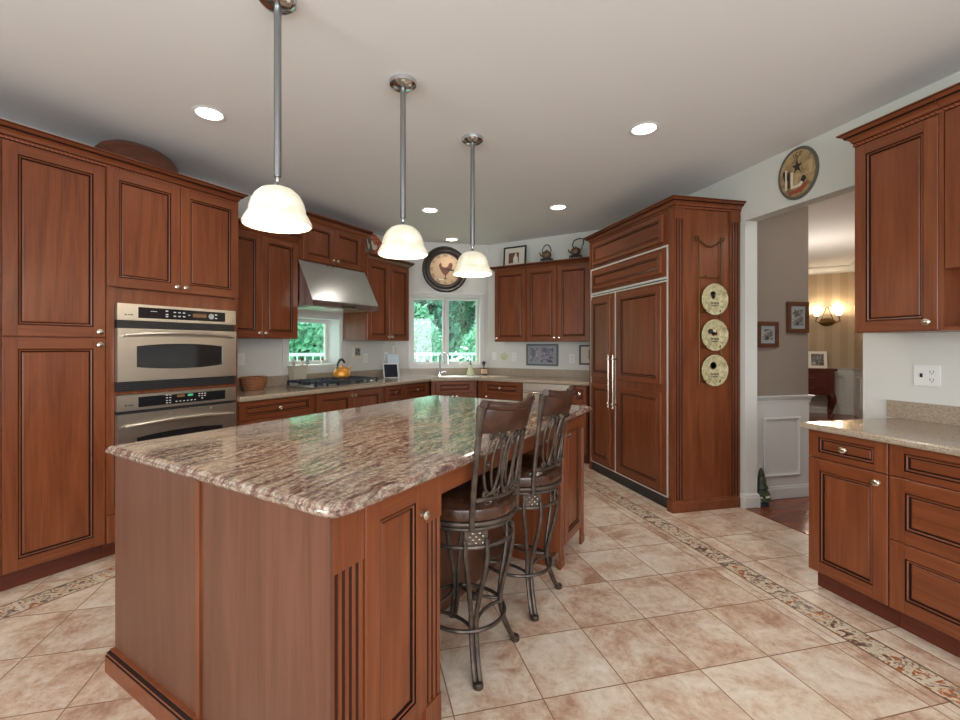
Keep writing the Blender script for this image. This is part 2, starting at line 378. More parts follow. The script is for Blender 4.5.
    def build(s, name, mats, parent=None, loc=None, rot=None, smooth=None, angle=35):
        me = bpy.data.meshes.new(name)
        me.from_pydata([tuple(v) for v in s.v], [], s.f)
        if not isinstance(mats, (list, tuple)): mats = [mats]
        for m in mats: me.materials.append(M[m] if isinstance(m, str) else m)
        for p, mi in zip(me.polygons, s.m): p.material_index = min(mi, len(mats) - 1)
        bm = bmesh.new(); bm.from_mesh(me); bmesh.ops.recalc_face_normals(bm, faces=bm.faces); bm.to_mesh(me); bm.free()
        if s.smooth if smooth is None else smooth:
            me.shade_smooth(); me.set_sharp_from_angle(angle=math.radians(angle))
        o = bpy.data.objects.new(name, me); COL.objects.link(o)
        if parent: o.parent = parent
        if loc: o.location = loc
        if rot: o.rotation_euler = rot
        return o
def tag(o, label, cat, group=None):
    o['label'] = label; o['category'] = cat
    if group: o['group'] = group
    return o
def thing(name, label, cat, loc=(0, 0, 0), rz=0, group=None):
    o = bpy.data.objects.new(name, None); COL.objects.link(o); o.empty_display_size = .1
    o.location = loc; o.rotation_euler = (0, 0, rz); return tag(o, label, cat, group)
def struct(o): o['kind'] = 'structure'; return o
def sroot(name, loc=(0, 0, 0), rz=0):
    o = bpy.data.objects.new(name, None); COL.objects.link(o); o.empty_display_size = .1; o.location = loc; o.rotation_euler = (0, 0, rz); return struct(o)
def dup(root, loc, rz, label, group=None):
    def cp(o, par):
        c = o.copy(); COL.objects.link(c)
        if par: c.parent = par
        for ch in list(o.children): cp(ch, c)
        return c
    r = cp(root, None); r.location = loc; r.rotation_euler = (0, 0, rz); r['label'] = label
    if group: r['group'] = group
    return r
def textmesh(mb, s, size, X, mat=0):
    cu = bpy.data.curves.new('t', 'FONT'); cu.body = s; cu.size = size; cu.align_x = 'CENTER'; cu.align_y = 'CENTER'; cu.extrude = .0006
    o = bpy.data.objects.new('t', cu); me = o.to_mesh()
    mb.add([v.co.copy() for v in me.vertices], [list(p.vertices) for p in me.polygons], mat, X)
    o.to_mesh_clear(); bpy.data.objects.remove(o); bpy.data.curves.remove(cu)
def DE(d, e, z=0): return ((d + e) * R2, (d - e) * R2, z)
A_L, A_W, A_B, A_R = PI / 4, 0, -PI / 4, -PI / 2      # runs: left, window, back, right
FR = Matrix.Rotation(PI / 2, 4, 'X')                    # xy drawing -> facing -y
# ------------------------------------------------------------------ cabinet joinery
def panel(mb, x0, z0, w, h, s=.06, t=.02, y=0):
    s, sz = s if isinstance(s, tuple) else (s, s); dz = sz - s
    """raised frame-and-panel front; mats 0 vertical grain, 1 horizontal grain, 2 glaze"""
    x1, z1 = x0 + w, z0 + h; e = .003
    def q(a, m): mb.add(a, [(0, 1, 2, 3)], m)
    # eased outer edge
    def ring(i0, y0, i1, y1, m):
        j0 = i0 + (dz if i0 >= s else 0); j1 = i1 + (dz if i1 >= s else 0)
        a = [(x0 + i0, y0, z0 + j0), (x1 - i0, y0, z0 + j0), (x1 - i0, y0, z1 - j0), (x0 + i0, y0, z1 - j0)]
        b = [(x0 + i1, y1, z0 + j1), (x1 - i1, y1, z0 + j1), (x1 - i1, y1, z1 - j1), (x0 + i1, y1, z1 - j1)]
        for k in range(4):
            q([a[k], a[(k + 1) % 4], b[(k + 1) % 4], b[k]], m if not isinstance(m, tuple) else m[k % 2])
    ring(0, y + t, 0, y + .003, (1, 0)); ring(0, y + .003, e, y, (1, 0))
    xa, xb, za, zb = x0 + e, x1 - e, z0 + e, z1 - e; xs, xt, zs, zt = x0 + s, x1 - s, z0 + sz, z1 - sz
    q([(xa, y, za), (xs, y, za), (xs, y, zb), (xa, y, zb)], 0); q([(xt, y, za), (xb, y, za), (xb, y, zb), (xt, y, zb)], 0)
    q([(xs, y, za), (xt, y, za), (xt, y, zs), (xs, y, zs)], 1); q([(xs, y, zt), (xt, y, zt), (xt, y, zb), (xs, y, zb)], 1)
    g = .0012
    for a, b_ in ((xs - g, xs + g), (xt - g, xt + g)):
        q([(a, y - .0002, za), (b_, y - .0002, za), (b_, y - .0002, zs), (a, y - .0002, zs)], 3)
        q([(a, y - .0002, zt), (b_, y - .0002, zt), (b_, y - .0002, zb), (a, y - .0002, zb)], 3)
    ring(s, y, s, y + .005, 2); ring(s, y + .005, s + .0045, y + .006, 2)
    ring(s + .0045, y + .006, s + .008, y + .001, (1, 0)); ring(s + .008, y + .001, s + .013, y + .0035, (1, 0))
    ring(s + .013, y + .0035, s + .015, y + .010, 2); ring(s + .015, y + .010, s + .0195, y + .010, 2); ring(s + .0195, y + .010, s + .024, y + .0075, (1, 0))
    i = s + .024; j = i + dz
    q([(x0 + i, y + .0075, z0 + j), (x1 - i, y + .0075, z0 + j), (x1 - i, y + .0075, z1 - j), (x0 + i, y + .0075, z1 - j)], 1 if w > h * 1.6 else 0)
M['flute'] = pm('dark_flute', srgb(52, 25, 15), .55, Specular_IOR_Level=.2)  # darker brown for the inner faces of the flutes
PM = ['wv', 'wh', 'glaze', 'seamline']
M['seamline'] = pm('joint_line', srgb(84, 38, 21), .5)
def knob(x, z, parent, y=0, r=.016):
    prof = [(.009, 0), (.009, .002), (.005, .004), (.0045, .012), (.010, .015), (r, .020), (r * .98, .024), (r * .6, .028), (.001, .029)]
    mb = MB(); mb.lathe(prof, n=18, X=Matrix.Translation((x, y, z)) @ Matrix.Rotation(PI / 2, 4, 'X'), sx=1.15)
    return mb.build('knob', 'nickel', parent)
def front(kind, root, x0, z0, w, h, knobs=(), s=.06, y=0, t=.02):
    mb = MB(); panel(mb, x0, z0, w, h, s, t, y); o = mb.build(kind, PM, root)
    for kx, kz in knobs: knob(kx, kz, o, y)
    return o
CROWN_BIG = [(0, 0), (.006, 0), (.006, .004), (.011, .006), (.013, .014), (.010, .022), (.014, .026), (.018, .030), (.020, .040), (.028, .050), (.040, .056), (.043, .060), (.043, .066), (.052, .072), (.062, .079), (.066, .083), (.066, .090), (0, .090)]
CB_M = [0, 2, 0, 3, 3, 2, 0, 0, 0, 0, 2, 2, 0, 0, 2, 0, 0]
CROWN_SM = [(0, 0), (.008, 0), (.010, .010), (.018, .022), (.030, .034), (.046, .044), (.050, .050), (.050, .054), (.058, .062), (.062, .070), (.062, .078), (0, .078)]
CS_M = [0, 0, 0, 0, 0, 2, 0, 2, 0, 0, 0]
def crown(root, w, depth, z, left, right, big=True, hgt=None):
    """path goes along the front; outwards is -y"""
    pts = []
    if left: pts.append((0, depth))
    pts += [(0, 0.02), (w, 0.02)]
    if right: pts.append((w, depth))
    prof = CROWN_BIG if big else CROWN_SM
    if hgt: k = hgt / prof[-1][1]; prof = [(o, zz * k) for o, zz in prof]
    mb = MB(); mb.sweep(pts, [(o + .0, z + zz) for o, zz in prof], CB_M if big else CS_M)
    mb.box(.001, w - .001, .021, depth, z + prof[-1][1] - .012, z + prof[-1][1] - .002)
    return mb.build('crown_molding', ['wh', 'wh', 'glaze', 'rope'], root)
def carcass(root, w, depth, z0, z1, toe=0, name='cabinet_body', kick=.07, y0=.02, side='wd'):
    mb = MB(); mb.box(.0005, w - .0005, y0, depth, z0, z1)
    o = mb.build(name, ['wv'], root)
    if toe:
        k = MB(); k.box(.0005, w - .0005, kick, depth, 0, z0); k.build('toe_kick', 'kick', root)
    return o
def base(name, label, loc, rz, w, fronts, ztop=.90, depth=.58, group=None, toe=.105):
    r = thing(name, label, 'cabinet', (loc[0], loc[1], 0), rz, group)
    carcass(r, w, depth, toe, ztop, 1)
    for f in fronts: front(f[0], r, *f[1:5], knobs=f[5] if len(f) > 5 else (), s=f[6] if len(f) > 6 else .06)
    return r
# ------------------------------------------------------------------ room shell
CZ = 2.80; WT = .14
def wallseg(name, p, q, z0, z1, t, mat, holes=()):
    """wall from p to q (2-D); interior on the right of travel; thickness to the left; holes (a0,a1,z0,z1) along"""
    P, Q = Vector(p), Vector(q); L = (Q - P).length; d = (Q - P) / L; ang = math.atan2(d.y, d.x)
    X = Matrix.Translation((P.x, P.y, 0)) @ Matrix.Rotation(ang, 4, 'Z'); mb = MB()
    xs = sorted({0, L, *[h[0] for h in holes], *[h[1] for h in holes]}); zs = sorted({z0, z1, *[h[2] for h in holes], *[h[3] for h in holes]})
    for i in range(len(xs) - 1):
        for j in range(len(zs) - 1):
            cx, cz = (xs[i] + xs[i + 1]) / 2, (zs[j] + zs[j + 1]) / 2
            if any(h[0] < cx < h[1] and h[2] < cz < h[3] for h in holes): continue
            mb.box(xs[i], xs[i + 1], 0, t, zs[j], zs[j + 1], 0, X)
    o = mb.build(name, mat); me = o.data
    bm = bmesh.new(); bm.from_mesh(me); bmesh.ops.remove_doubles(bm, verts=bm.verts, dist=1e-5)
    seen = {}
    for f in bm.faces: seen.setdefault(tuple(sorted(v.index for v in f.verts)), []).append(f)
    bmesh.ops.delete(bm, geom=[f for fs in seen.values() if len(fs) > 1 for f in fs], context='FACES_ONLY'); bm.to_mesh(me); bm.free()
    return struct(o)
YW = 6.15; EW = -4.00; DB = 5.64; XR = 3.12
cL = (EW / R2 + YW, YW); cR = (DB / R2 - YW, YW); cF = (XR, DB / R2 - XR)
lw0 = DE(-1.0, EW)[:2]
# travel so that the interior is on the right: left wall goes up, window wall goes right, ...
dl = lambda d: d + 1.0
wallseg('wall_left', lw0, cL, 0, CZ, .26, 'wall', [(dl(2.99), dl(3.71), 1.126, 1.667)])
wallseg('wall_window', cL, cR, 0, CZ, .20, 'wall', [(.722 - cL[0], 1.712 - cL[0], 1.085, 2.045)])
wallseg('wall_back', cR, cF, 0, CZ, WT, 'wall')
wallseg('wall_right', cF, (XR, -3), 0, CZ, .12, 'wall', [(cF[1] - 3.06, cF[1] - 2.18, -.001, 2.377)])
RW = [(.35, 1.95), (2.35, 3.95), (4.35, 5.95)]
wallseg('wall_rear', (XR, -3), (-3.5, -3), 0, CZ, .2, 'wall', [(a, b, .35, 2.35) for a, b in RW])
wallseg('wall_side', (-3.5, -3), lw0, 0, CZ, .2, 'wall', [(.9, 3.3, .6, 2.3)])
poly = [cL, cR, cF, (XR, -3), (-3.5, -3), lw0]
fl = MB(); fl.prism([DE(6, -4.2)[:2] if False else p for p in [(cL[0] - .1, cL[1] + .2), (cR[0] + .1, cR[1] + .2), (XR + .0, cF[1] + .1), (XR + .0, -3.2), (-3.7, -3.2), (-3.7, lw0[1] - .1), (lw0[0] - .2, lw0[1] + .1)]], -.12, 0)
struct(fl.build('floor_kitchen', 'tile'))
ce = MB(); ce.prism([(cL[0] - .3, cL[1] + .3), (cR[0] + .15, cR[1] + .3), (XR + .11, cF[1] + .1), (XR + .11, -3.3), (-3.8, -3.3), (-3.8, lw0[1] - .1), (lw0[0] - .3, lw0[1] + .2)], CZ, CZ + .15)
struct(ce.build('ceiling_kitchen', 'ceil'))
# hall and dining room beyond the opening
DD = 11.55; CD = 2.95; ED = 1.92
hp = [(XR, 5.2), (XR, -3.0), DE(1.5, ED)[:2], DE(DD, ED)[:2], DE(DD, -1.0)[:2], (3.95, 5.4)]
f2 = MB(); f2.prism([(XR, 5.35), (XR, .2), (3.3, .2), (DE(DD + .2, ED + .2)[0], DE(DD + .2, ED + .2)[1]), (DE(DD + .2, -1.1)[0], DE(DD + .2, -1.1)[1]), (3.9, 5.5)], -.12, -.001); struct(f2.build('floor_hall', 'hard'))
c2_ = MB(); c2_.prism([(XR + .12, 5.4), (XR + .12, .2), (3.3, .2), DE(DD + .2, ED + .2)[:2], DE(DD + .2, -1.2)[:2], (3.9, 5.6)], CD, CD + .12); struct(c2_.build('ceiling_dining', 'ceil'))
wallseg('wall_dining_far', DE(DD, -1.1)[:2], DE(DD, ED)[:2], 0, CD, .14, 'gold')
wallseg('wall_dining_side', DE(DD, ED)[:2], DE(2.75, ED)[:2], 0, CD, .14, 'gold')
wallseg('wall_hall', (XR + .12, 3.2), (3.945, 3.2), 0, CD, .12, 'taupe')
wallseg('wall_dining_left', (3.945, 3.33), (3.945, 5.45), 0, CD, -.12 + .24, 'gold')
wallseg('wall_dining_rear', (3.945, 5.45), DE(DD, -1.05)[:2], 0, CD, .12, 'gold')
# hall-side upper strip above kitchen ceiling height of right wall
ws = MB(); ws.box(XR, XR + .12, .2, 5.3, CZ + .15, CD); struct(ws.build('wall_header', 'wall'))
# threshold
th = MB(); th.prism([(XR - .012, 2.20), (XR - .012, 3.045), (XR + .10, 3.045), (XR + .10, 2.20)], 0, .006); struct(th.build('trim_threshold', 'hard'))
# baseboards / wainscot
BBP = [(0, 0), (.016, 0), (.016, .085), (.012, .095), (.012, .105), (.006, .115), (0, .118)]
bb = MB(); bb.sweep([(XR, 3.105), (XR, 3.06), (XR + .12, 3.06), (XR + .12, 3.2)], [(o, z) for o, z in BBP], 0); struct(bb.build('baseboard_jamb', 'trim'))
bb = MB(); bb.sweep([(XR + .121, 3.2), (3.945, 3.2)], BBP, 0)
struct(bb.build('baseboard_hall', 'wains'))
ws = MB(); ws.box(XR + .125, 3.944, 3.192, 3.2, .11, .86); struct(ws.build('trim_hall_wainscot', 'wains'))
RAIL = [(0, 0), (.010, 0), (.012, .03), (.018, .036), (.02, .05), (.034, .056), (.036, .066), (0, .068)]
rl = MB(); rl.sweep([(XR + .121, 3.2), (3.945, 3.2), (3.945, 3.32)], [(o, .838 + z) for o, z in RAIL], 0)
struct(rl.build('trim_hall_rail', 'wains'))
def frame_mold(name, X, w, h, t=.03, mat='wains'):
    mb = MB()
    pr = [(0, 0), (0, .010), (.4 * t, .014), (.7 * t, .006), (t, .004), (t, 0)]
    vs = []
    for cx, cz, sx, sz in ((0, 0, 1, 1), (w, 0, -1, 1), (w, h, -1, -1), (0, h, 1, -1)):
        for o, y in pr: vs.append((cx + sx * o, -y, cz + sz * o))
    k = len(pr); fs = [(i * k + j, ((i + 1) % 4) * k + j, ((i + 1) % 4) * k + j + 1, i * k + j + 1) for i in range(4) for j in range(k - 1)]
    mb.add(vs, fs, 0, X); return struct(mb.build(name, mat))
frame_mold('trim_hall_panel', Matrix.Translation((XR + .32, 3.191, .195)), .40, .52)
# dining wainscot
XA = Matrix.Translation(DE(DD, -.9)) @ Matrix.Rotation(A_B, 4, 'Z')
ws = MB(); ws.box(0, ED + .9, -.012, -.001, 0, .86, 0, XA); struct(ws.build('trim_dining_wainscot', 'wains'))
rl = MB(); rl.sweep([(0, -.001), (ED + .9, -.001)], [(o, .85 + z) for o, z in RAIL], 0, X=XA); struct(rl.build('trim_dining_rail', 'wains'))
bb = MB(); bb.sweep([(0, -.012), (ED + .9, -.012)], BBP, 0, X=XA); struct(bb.build('baseboard_dining', 'wains'))
for i in range(4): frame_mold('trim_dining_panel_%d' % i, XA @ Matrix.Translation((.12 + i * .68, -.012, .2)), .52, .56)
CRD = [(0, 0), (.012, 0), (.02, .03), (.06, .07), (.09, .1), (.1, .12), (.1, .13), (0, .13)]
rl = MB(); rl.sweep([(0, -.001), (ED + .9, -.001)], [(o, CD - .131 + z) for o, z in CRD], 0, X=XA); struct(rl.build('trim_dining_crown', 'trim'))
XS = Matrix.Translation(DE(DD, ED)) @ Matrix.Rotation(A_L + PI, 4, 'Z')
ws = MB(); ws.box(0, 6, -.012, -.001, 0, .86, 0, XS); struct(ws.build('trim_side_wainscot', 'wains'))
rl = MB(); rl.sweep([(0, -.001), (6, -.001)], [(o, .85 + z) for o, z in RAIL], 0, X=XS); struct(rl.build('trim_side_rail', 'wains'))
rl = MB(); rl.sweep([(0, -.001), (6, -.001)], [(o, CD - .131 + z) for o, z in CRD], 0, X=XS); struct(rl.build('trim_side_crown', 'trim'))
for i in range(6): frame_mold('trim_side_panel_%d' % i, XS @ Matrix.Translation((.14 + i * .68, -.012, .2)), .52, .56)
light('dining_point_light', 'POINT', DE(8.6, .9, 1.9), 34, (1, .92, .80), radius=.25)  # warm point lamp in the dining room, without a fixture
light('hall_fill', 'AREA', (4.4, 1.95, 2.9), 15, (.97, .98, 1), (0, 0, 0), 1.0, .8)  # unseen area lamp under the hall ceiling, added to brighten the hall wall
# ------------------------------------------------------------------ windows
def casing(mb, x0, x1, z0, z1, w=.055, t=.022, mat=0, y=0):
    for a in ((x0 - w, x0, z0 - w, z1 + w), (x1, x1 + w, z0 - w, z1 + w), (x0, x1, z1, z1 + w), (x0, x1, z0 - w, z0)):
        mb.box(a[0], a[1], y - t, y - .0005, a[2], a[3], mat)
    mb.box(x0 - w - .008, x1 + w + .008, y - t - .012, y - .0005, z1 + w - .012, z1 + w + .008, mat)
def sash(root, x0, x1, z0, z1, y, fw=.035):
    s = MB()
    for a in ((x0, x0 + fw, z0, z1), (x1 - fw, x1, z0, z1), (x0 + fw, x1 - fw, z1 - fw, z1), (x0 + fw, x1 - fw, z0, z0 + fw)): s.box(a[0], a[1], y, y + .035, a[2], a[3])
    o = s.build('sash', 'trim', root)
    g = MB(); g.box(x0 + fw - .002, x1 - fw + .002, y + .015, y + .019, z0 + fw - .002, z1 - fw + .002); g.build('pane', 'glass', o)
    return o
def liner(mb, x0, x1, z0, z1, y0, y1, t=.012):
    mb.box(x0, x0 + t, y0, y1, z0, z1); mb.box(x1 - t, x1, y0, y1, z0, z1); mb.box(x0 + t, x1 - t, y0, y1, z1 - t, z1); mb.box(x0 + t, x1 - t, y0, y1, z0, z0 + t)
w1 = sroot('window_1', (0, YW, 0), 0)
mb = MB(); casing(mb, .724, 1.710, 1.087, 2.043, .048); liner(mb, .724, 1.710, 1.087, 2.043, -.01, .16); mb.box(1.202, 1.232, .04, .14, 1.10, 2.031); mb.build('window_frame', 'trim', w1)
sash(w1, .737, 1.200, 1.10, 2.030, .07, .03); sash(w1, 1.234, 1.697, 1.10, 2.030, .07, .03)
for cx in (.99, 1.45):
    c = MB(); c.box(cx - .03, cx + .03, -.004, .068, 1.099, 1.115); c.tube([(cx, .0, 1.115), (cx - .03, -.01, 1.13), (cx - .07, -.012, 1.125)], .006, 8); c.build('crank_handle', 'whitep', w1)
w2 = sroot('window_2', DE(0, EW), A_L)
mb = MB(); casing(mb, 2.99, 3.71, 1.126, 1.667, .075); liner(mb, 2.99, 3.71, 1.126, 1.667, -.005, .24); mb.build('window_frame', 'trim', w2)
sash(w2, 3.003, 3.697, 1.139, 1.654, .19, .04)
for k, (a, b) in enumerate(RW):
    r = sroot('window_%d' % (k + 3), (XR - a, -3, 0), PI)
    mb = MB(); casing(mb, 0, b - a, .35, 2.35, .07); liner(mb, 0, b - a, .35, 2.35, -.005, .18); mb.box((b - a) / 2 - .02, (b - a) / 2 + .02, .06, .1, .362, 2.338); mb.build('window_frame', 'trim', r)
r = sroot('window_6', (-3.5, -2.1, 0), PI / 2); mb = MB(); casing(mb, 0, 2.4, .6, 2.3, .07); liner(mb, 0, 2.4, .6, 2.3, -.005, .18); mb.build('window_frame', 'trim', r)
# ------------------------------------------------------------------ tall cabinets on the left
EP = -3.336; TD = .655
def pantry(d0, label):
    r = thing('pantry_cabinet', label, 'cabinet', DE(d0, EP), A_L, 'tall pantry cabinets')
    w = .463; carcass(r, w, TD, .105, 2.452, 1)
    front('door', r, .0015, 1.392, w - .003, 1.056, [(w - .036, 1.425)], .062)
    front('door', r, .0015, .110, w - .003, 1.275, [(w - .036, 1.345)], .062)
    crown(r, w, TD, 2.452, False, False, True, .084); return r
pantry(.715, 'tall cherry pantry cabinet beside the wall ovens with two long doors')
pantry(.252, 'tall cherry pantry cabinet cut off by the left edge of the view')
oc = thing('oven_cabinet', 'tall cherry cabinet that houses the two steel wall ovens', 'cabinet', DE(1.178, EP), A_L)
OW = .856
mb = MB()
mb.box(.0005, .044, .0, TD, .105, 2.452); mb.box(.826, OW - .0005, .0, TD, .105, 2.452)
mb.box(.044, .826, .0, TD, 1.612, 1.70); mb.box(.044, .826, .001, TD, 1.028, 1.048); mb.box(.044, .826, .0, TD, .290, .328); mb.box(.044, .826, .02, TD, 1.70, 2.452); mb.box(.044, .826, .45, TD, .328, 1.612); mb.box(.044, .826, .02, TD, .105, .29)
mb.build('cabinet_body', 'wv', oc)
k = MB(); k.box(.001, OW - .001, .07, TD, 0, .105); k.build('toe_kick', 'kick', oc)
front('door', oc, .002, 1.712, .424, .738, [(.398, 1.748)], y=-.0); front('door', oc, .430, 1.712, .424, .738, [(.456, 1.748)])
for c in oc.children:
    if c.name.startswith('door'): c.location.y = -.018
front('drawer', oc, .002, .110, OW - .004, .172, [(.43, .2)], .045, y=-.018)
crown(oc, OW, TD, 2.452, False, True, True, .084)
# wall ovens
def oven(name, label, z0, z1, ctl, lower):
    r = thing(name, label, 'oven', (DE(1.224, EP + .0)[0], DE(1.224, EP)[1], z0), A_L); w = .775; H = z1 - z0
    b = MB(); b.box(.01, w - .01, 0, .40, .02, H - .01); b.build('oven_body', 'black', r)
    pb = H - ctl
    p = MB(); p.box(0, w, -.035, -.0005, pb, H); o = p.build('control_panel', 'steel', r)
    p = MB(); p.box(.115, .69, -.037, -.0352, pb + .018, H - .018); sc = p.build('display', 'blackglass', o)
    keys = []
    def dots(xs, zs, s=.006):
        for z in zs: keys.append([(x - s, x + s, z - s * .45, z + s * .45) for x in xs])
    def mark(name, mat, boxes):
        q = MB()
        for a in boxes: q.box(a[0], a[1], -.0378, -.0371, a[2], a[3])
        q.build(name, mat, sc)
    zc = pb + ctl / 2
    if not lower:
        dots((.19, .20, .21, .22), (zc + .012,), .004); dots((.285,), (zc + .02, zc - .004, zc - .018), .008); dots((.335, .365, .395), (zc + .014, zc - .012), .008); dots((.43,), (zc,), .006); dots((.62,), (zc + .014, zc - .012), .009)
        mark('display_window', 'amber', [(.455, .55, zc - .012, zc + .014)])
        q = MB(); q.lathe([(.017, 0), (.02, .001), (.02, .0)], (0, 0, 0), 20, 0, Matrix.Translation((.585, -.0372, zc)) @ Matrix.Rotation(PI / 2, 4, 'X')); q.build('dial', 'print', sc)
    else:
        dots((.285, .305), (zc + .03, zc + .012, zc - .006, zc - .022), .006); dots((.345, .37, .395, .42, .445, .47), (zc - .018,), .006); dots((.5, .52, .54), (zc + .022, zc + .006), .006); dots((.52,), (zc - .012,), .006)
        mark('clock_display', 'led', [(.42, .455, zc + .012, zc + .028)]); mark('display_window', 'amber', [(.35, .40, zc + .010, zc + .028)])
    for row in keys: mark('key_row', 'print', row)
    bd = MB(); bd.lathe([(.005, 0), (.005, .001), (.001, .0012)], n=14, X=Matrix.Translation((.045, -.0352, pb + .035)) @ Matrix.Rotation(PI / 2, 4, 'X')); bd.box(.056, .064, -.0362, -.0352, pb + .032, pb + .038); bd.box(.067, .085, -.0362, -.0352, pb + .032, pb + .038); bd.build('badge', 'slot', o)
    v = MB(); v.box(.004, w - .004, -.018, -.0005, pb - (.05 if not lower else .022), pb)
    if not lower:
        for i in range(3): v.box(.006, w - .006, -.026, -.018, pb - .046 + i * .016, pb - .038 + i * .016)
    v.build('vent', 'black', r)
    dt = pb - (.052 if not lower else .022); db = .062 if not lower else .02
    d = MB(); 
    X0, X1 = (.105, .67); zc = (dt + db) / 2 - (.012 if not lower else .03); hh = .068 if not lower else .15
    def arc(sg, n=14): return [(X0 + (X1 - X0) * i / n, zc + sg * (hh + .018 * (1 - (2 * i / n - 1) ** 2))) for i in range(n + 1)]
    top, bot = arc(1), arc(-1)
    # door skin as strips around a bowed glass opening
    N = len(top)
    for i in range(N - 1):
        for lo, hi in (((top[i][0], top[i][1]), dt), ((top[i][0], db), 'b')):
            pass
        d.add([(top[i][0], -.04, top[i][1]), (top[i + 1][0], -.04, top[i + 1][1]), (top[i + 1][0], -.04, dt), (top[i][0], -.04, dt)], [(0, 1, 2, 3)])
        d.add([(bot[i][0], -.04, db), (bot[i + 1][0], -.04, db), (bot[i + 1][0], -.04, bot[i + 1][1]), (bot[i][0], -.04, bot[i][1])], [(0, 1, 2, 3)])
        d.add([(top[i][0], -.04, top[i][1]), (top[i + 1][0], -.04, top[i + 1][1]), (top[i + 1][0], -.034, top[i + 1][1]), (top[i][0], -.034, top[i][1])], [(0, 1, 2, 3)])
        d.add([(bot[i][0], -.04, bot[i][1]), (bot[i + 1][0], -.04, bot[i + 1][1]), (bot[i + 1][0], -.034, bot[i + 1][1]), (bot[i][0], -.034, bot[i][1])], [(0, 1, 2, 3)])
    d.box(0, X0, -.04, -.001, db, dt); d.box(X1, w, -.04, -.001, db, dt); d.box(X0, X1, -.036, -.001, dt - .004, dt); d.box(X0, X1, -.036, -.001, db, db + .004)
    dr = d.build('oven_door', 'steel', r, smooth=False)
    g = MB(); g.box(X0 - .002, X1 + .002, -.033, -.030, db + .005, dt - .005); g.build('oven_window', 'blackglass', dr)
    if lower:
        e = MB()
        for x in (.16, .30, .44, .58): e.box(x, x + .014, -.048, -.04, dt - .022, dt - .014)
        e.box(.01, w - .01, -.043, -.04, dt - .012, dt - .004); e.build('door_vent_trim', 'steel', dr)
    hz = dt - (.045 if not lower else .075)
    n = 24; pts = [(.035 + .705 * i / n, -.062 - .028 * math.sin(PI * i / n), hz + .022 * math.sin(PI * i / n)) for i in range(n + 1)]
    hb = MB(); hb.tube(pts, [.0085 + .005 * math.sin(PI * i / n) for i in range(n + 1)], 12, flat=.9)
    for x in (.06, .715): hb.tube([(x, -.038, hz), (x, -.068, hz + .003)], .008, 10)
    hb.build('handle', 'satin', dr)
    if not lower:
        v = MB(); v.box(.0, w, -.024, -.001, .0, .058)
        for i in range(4): v.box(.002, w - .002, -.032, -.024, .006 + i * .013, .014 + i * .013)
        v.build('lower_vent', 'black', r)
    return r
oven('wall_oven', 'upper stainless steel wall oven with short dark window above the other oven', 1.05, 1.610, .106, False)
oven('wall_oven', 'lower stainless steel wall oven with green lit display, partly behind the island', .33, 1.026, .102, True)
bw = thing('wooden_bowl', 'shallow brown wooden bowl on top of the tall oven cabinet', 'bowl', DE(1.445, -3.56, 2.536), A_L)
o = MB(); o.lathe([(.001, .200), (.08, .197), (.15, .185), (.215, .150), (.25, .105), (.268, .03), (.272, .0), (.262, .0), (.255, .04), (.235, .10), (.20, .135), (.14, .170), (.001, .185)], n=48, sy=.62); o.build('bowl_shell', 'darkwood', bw)
# ------------------------------------------------------------------ left base run
base('base_cabinet', 'cherry drawer cabinet next to the ovens, below the wicker basket', DE(2.036, EP), A_L, .760, [('drawer', .012, .742, .722, .148, [(.373, .816)], (.055, .036)), ('drawer', .012, .43, .722, .308, [(.373, .6)]), ('drawer', .012, .11, .722, .316, [(.373, .28)])])
base('base_cabinet', 'cherry two-door cabinet under the gas cooktop', DE(2.797, EP), A_L, .962, [('door', .022, .11, .442, .78, [(.442, .845)]), ('door', .468, .11, .442, .78, [(.492, .845)])])
base('base_cabinet', 'narrow cherry drawer cabinet right of the cooktop cabinet', DE(3.76, EP), A_L, .325, [('drawer', .01, .742, .30, .148, [(.16, .816)], (.05, .036)), ('door', .01, .11, .30, .628, [(.28, .70)])])
base('base_cabinet', 'cherry drawer cabinet between the cooktop side and the sink corner', DE(4.086, EP), A_L, .53, [('drawer', .01, .742, .455, .148, [(.235, .816)], (.055, .036)), ('door', .01, .11, .455, .628, [(.04, .70)])], depth=.57)
YS = 5.605; xs0, xs1 = .914, 1.512
base('sink_cabinet', 'cherry cabinet below the sink window with one plain false front', (xs0, YS), 0, xs1 - xs0, [('drawer_front', .055, .742, xs1 - xs0 - .10, .148, [], (.055, .036)), ('door', .055, .11, .246, .628, [(.275, .7)]), ('door', .305, .11, .246, .628, [(.33, .7)])], depth=.52)
DBF = 5.02
base('base_cabinet', 'cherry drawer cabinet left of the dishwasher', DE(DBF, -2.885), A_B, .64, [('drawer', .095, .742, .53, .148, [(.33, .816)], (.055, .036)), ('door', .095, .11, .53, .628, [(.14, .7)])], depth=.56)
base('base_cabinet', 'narrow cherry cabinet between the dishwasher and the refrigerator', DE(DBF, -1.632), A_B, .178, [('drawer', .01, .70, .16, .19, [(.09, .8)], .04), ('door', .01, .11, .16, .586, [(.03, .66)], .042)], depth=.56)
dw = thing('dishwasher', 'stainless steel dishwasher in the back counter run behind the bar stools', 'dishwasher', DE(DBF, -2.243), A_B)
mb = MB(); mb.box(.004, .604, .02, .56, .1, .895); mb.build('dishwasher_body', 'black', dw)
mb = MB(); mb.box(.006, .602, -.005, .02, .12, .80); d_ = mb.build('door', 'steel', dw)
mb = MB(); mb.box(.006, .602, -.008, .02, .806, .893); mb.build('control_panel', 'steel', dw)
mb = MB(); mb.tube([(.04, -.045, .79), (.57, -.045, .79)], .011, 12); mb.box(.045, .06, -.04, -.004, .783, .797); mb.box(.55, .565, -.04, -.004, .783, .797); mb.build('handle', 'nickel', d_)
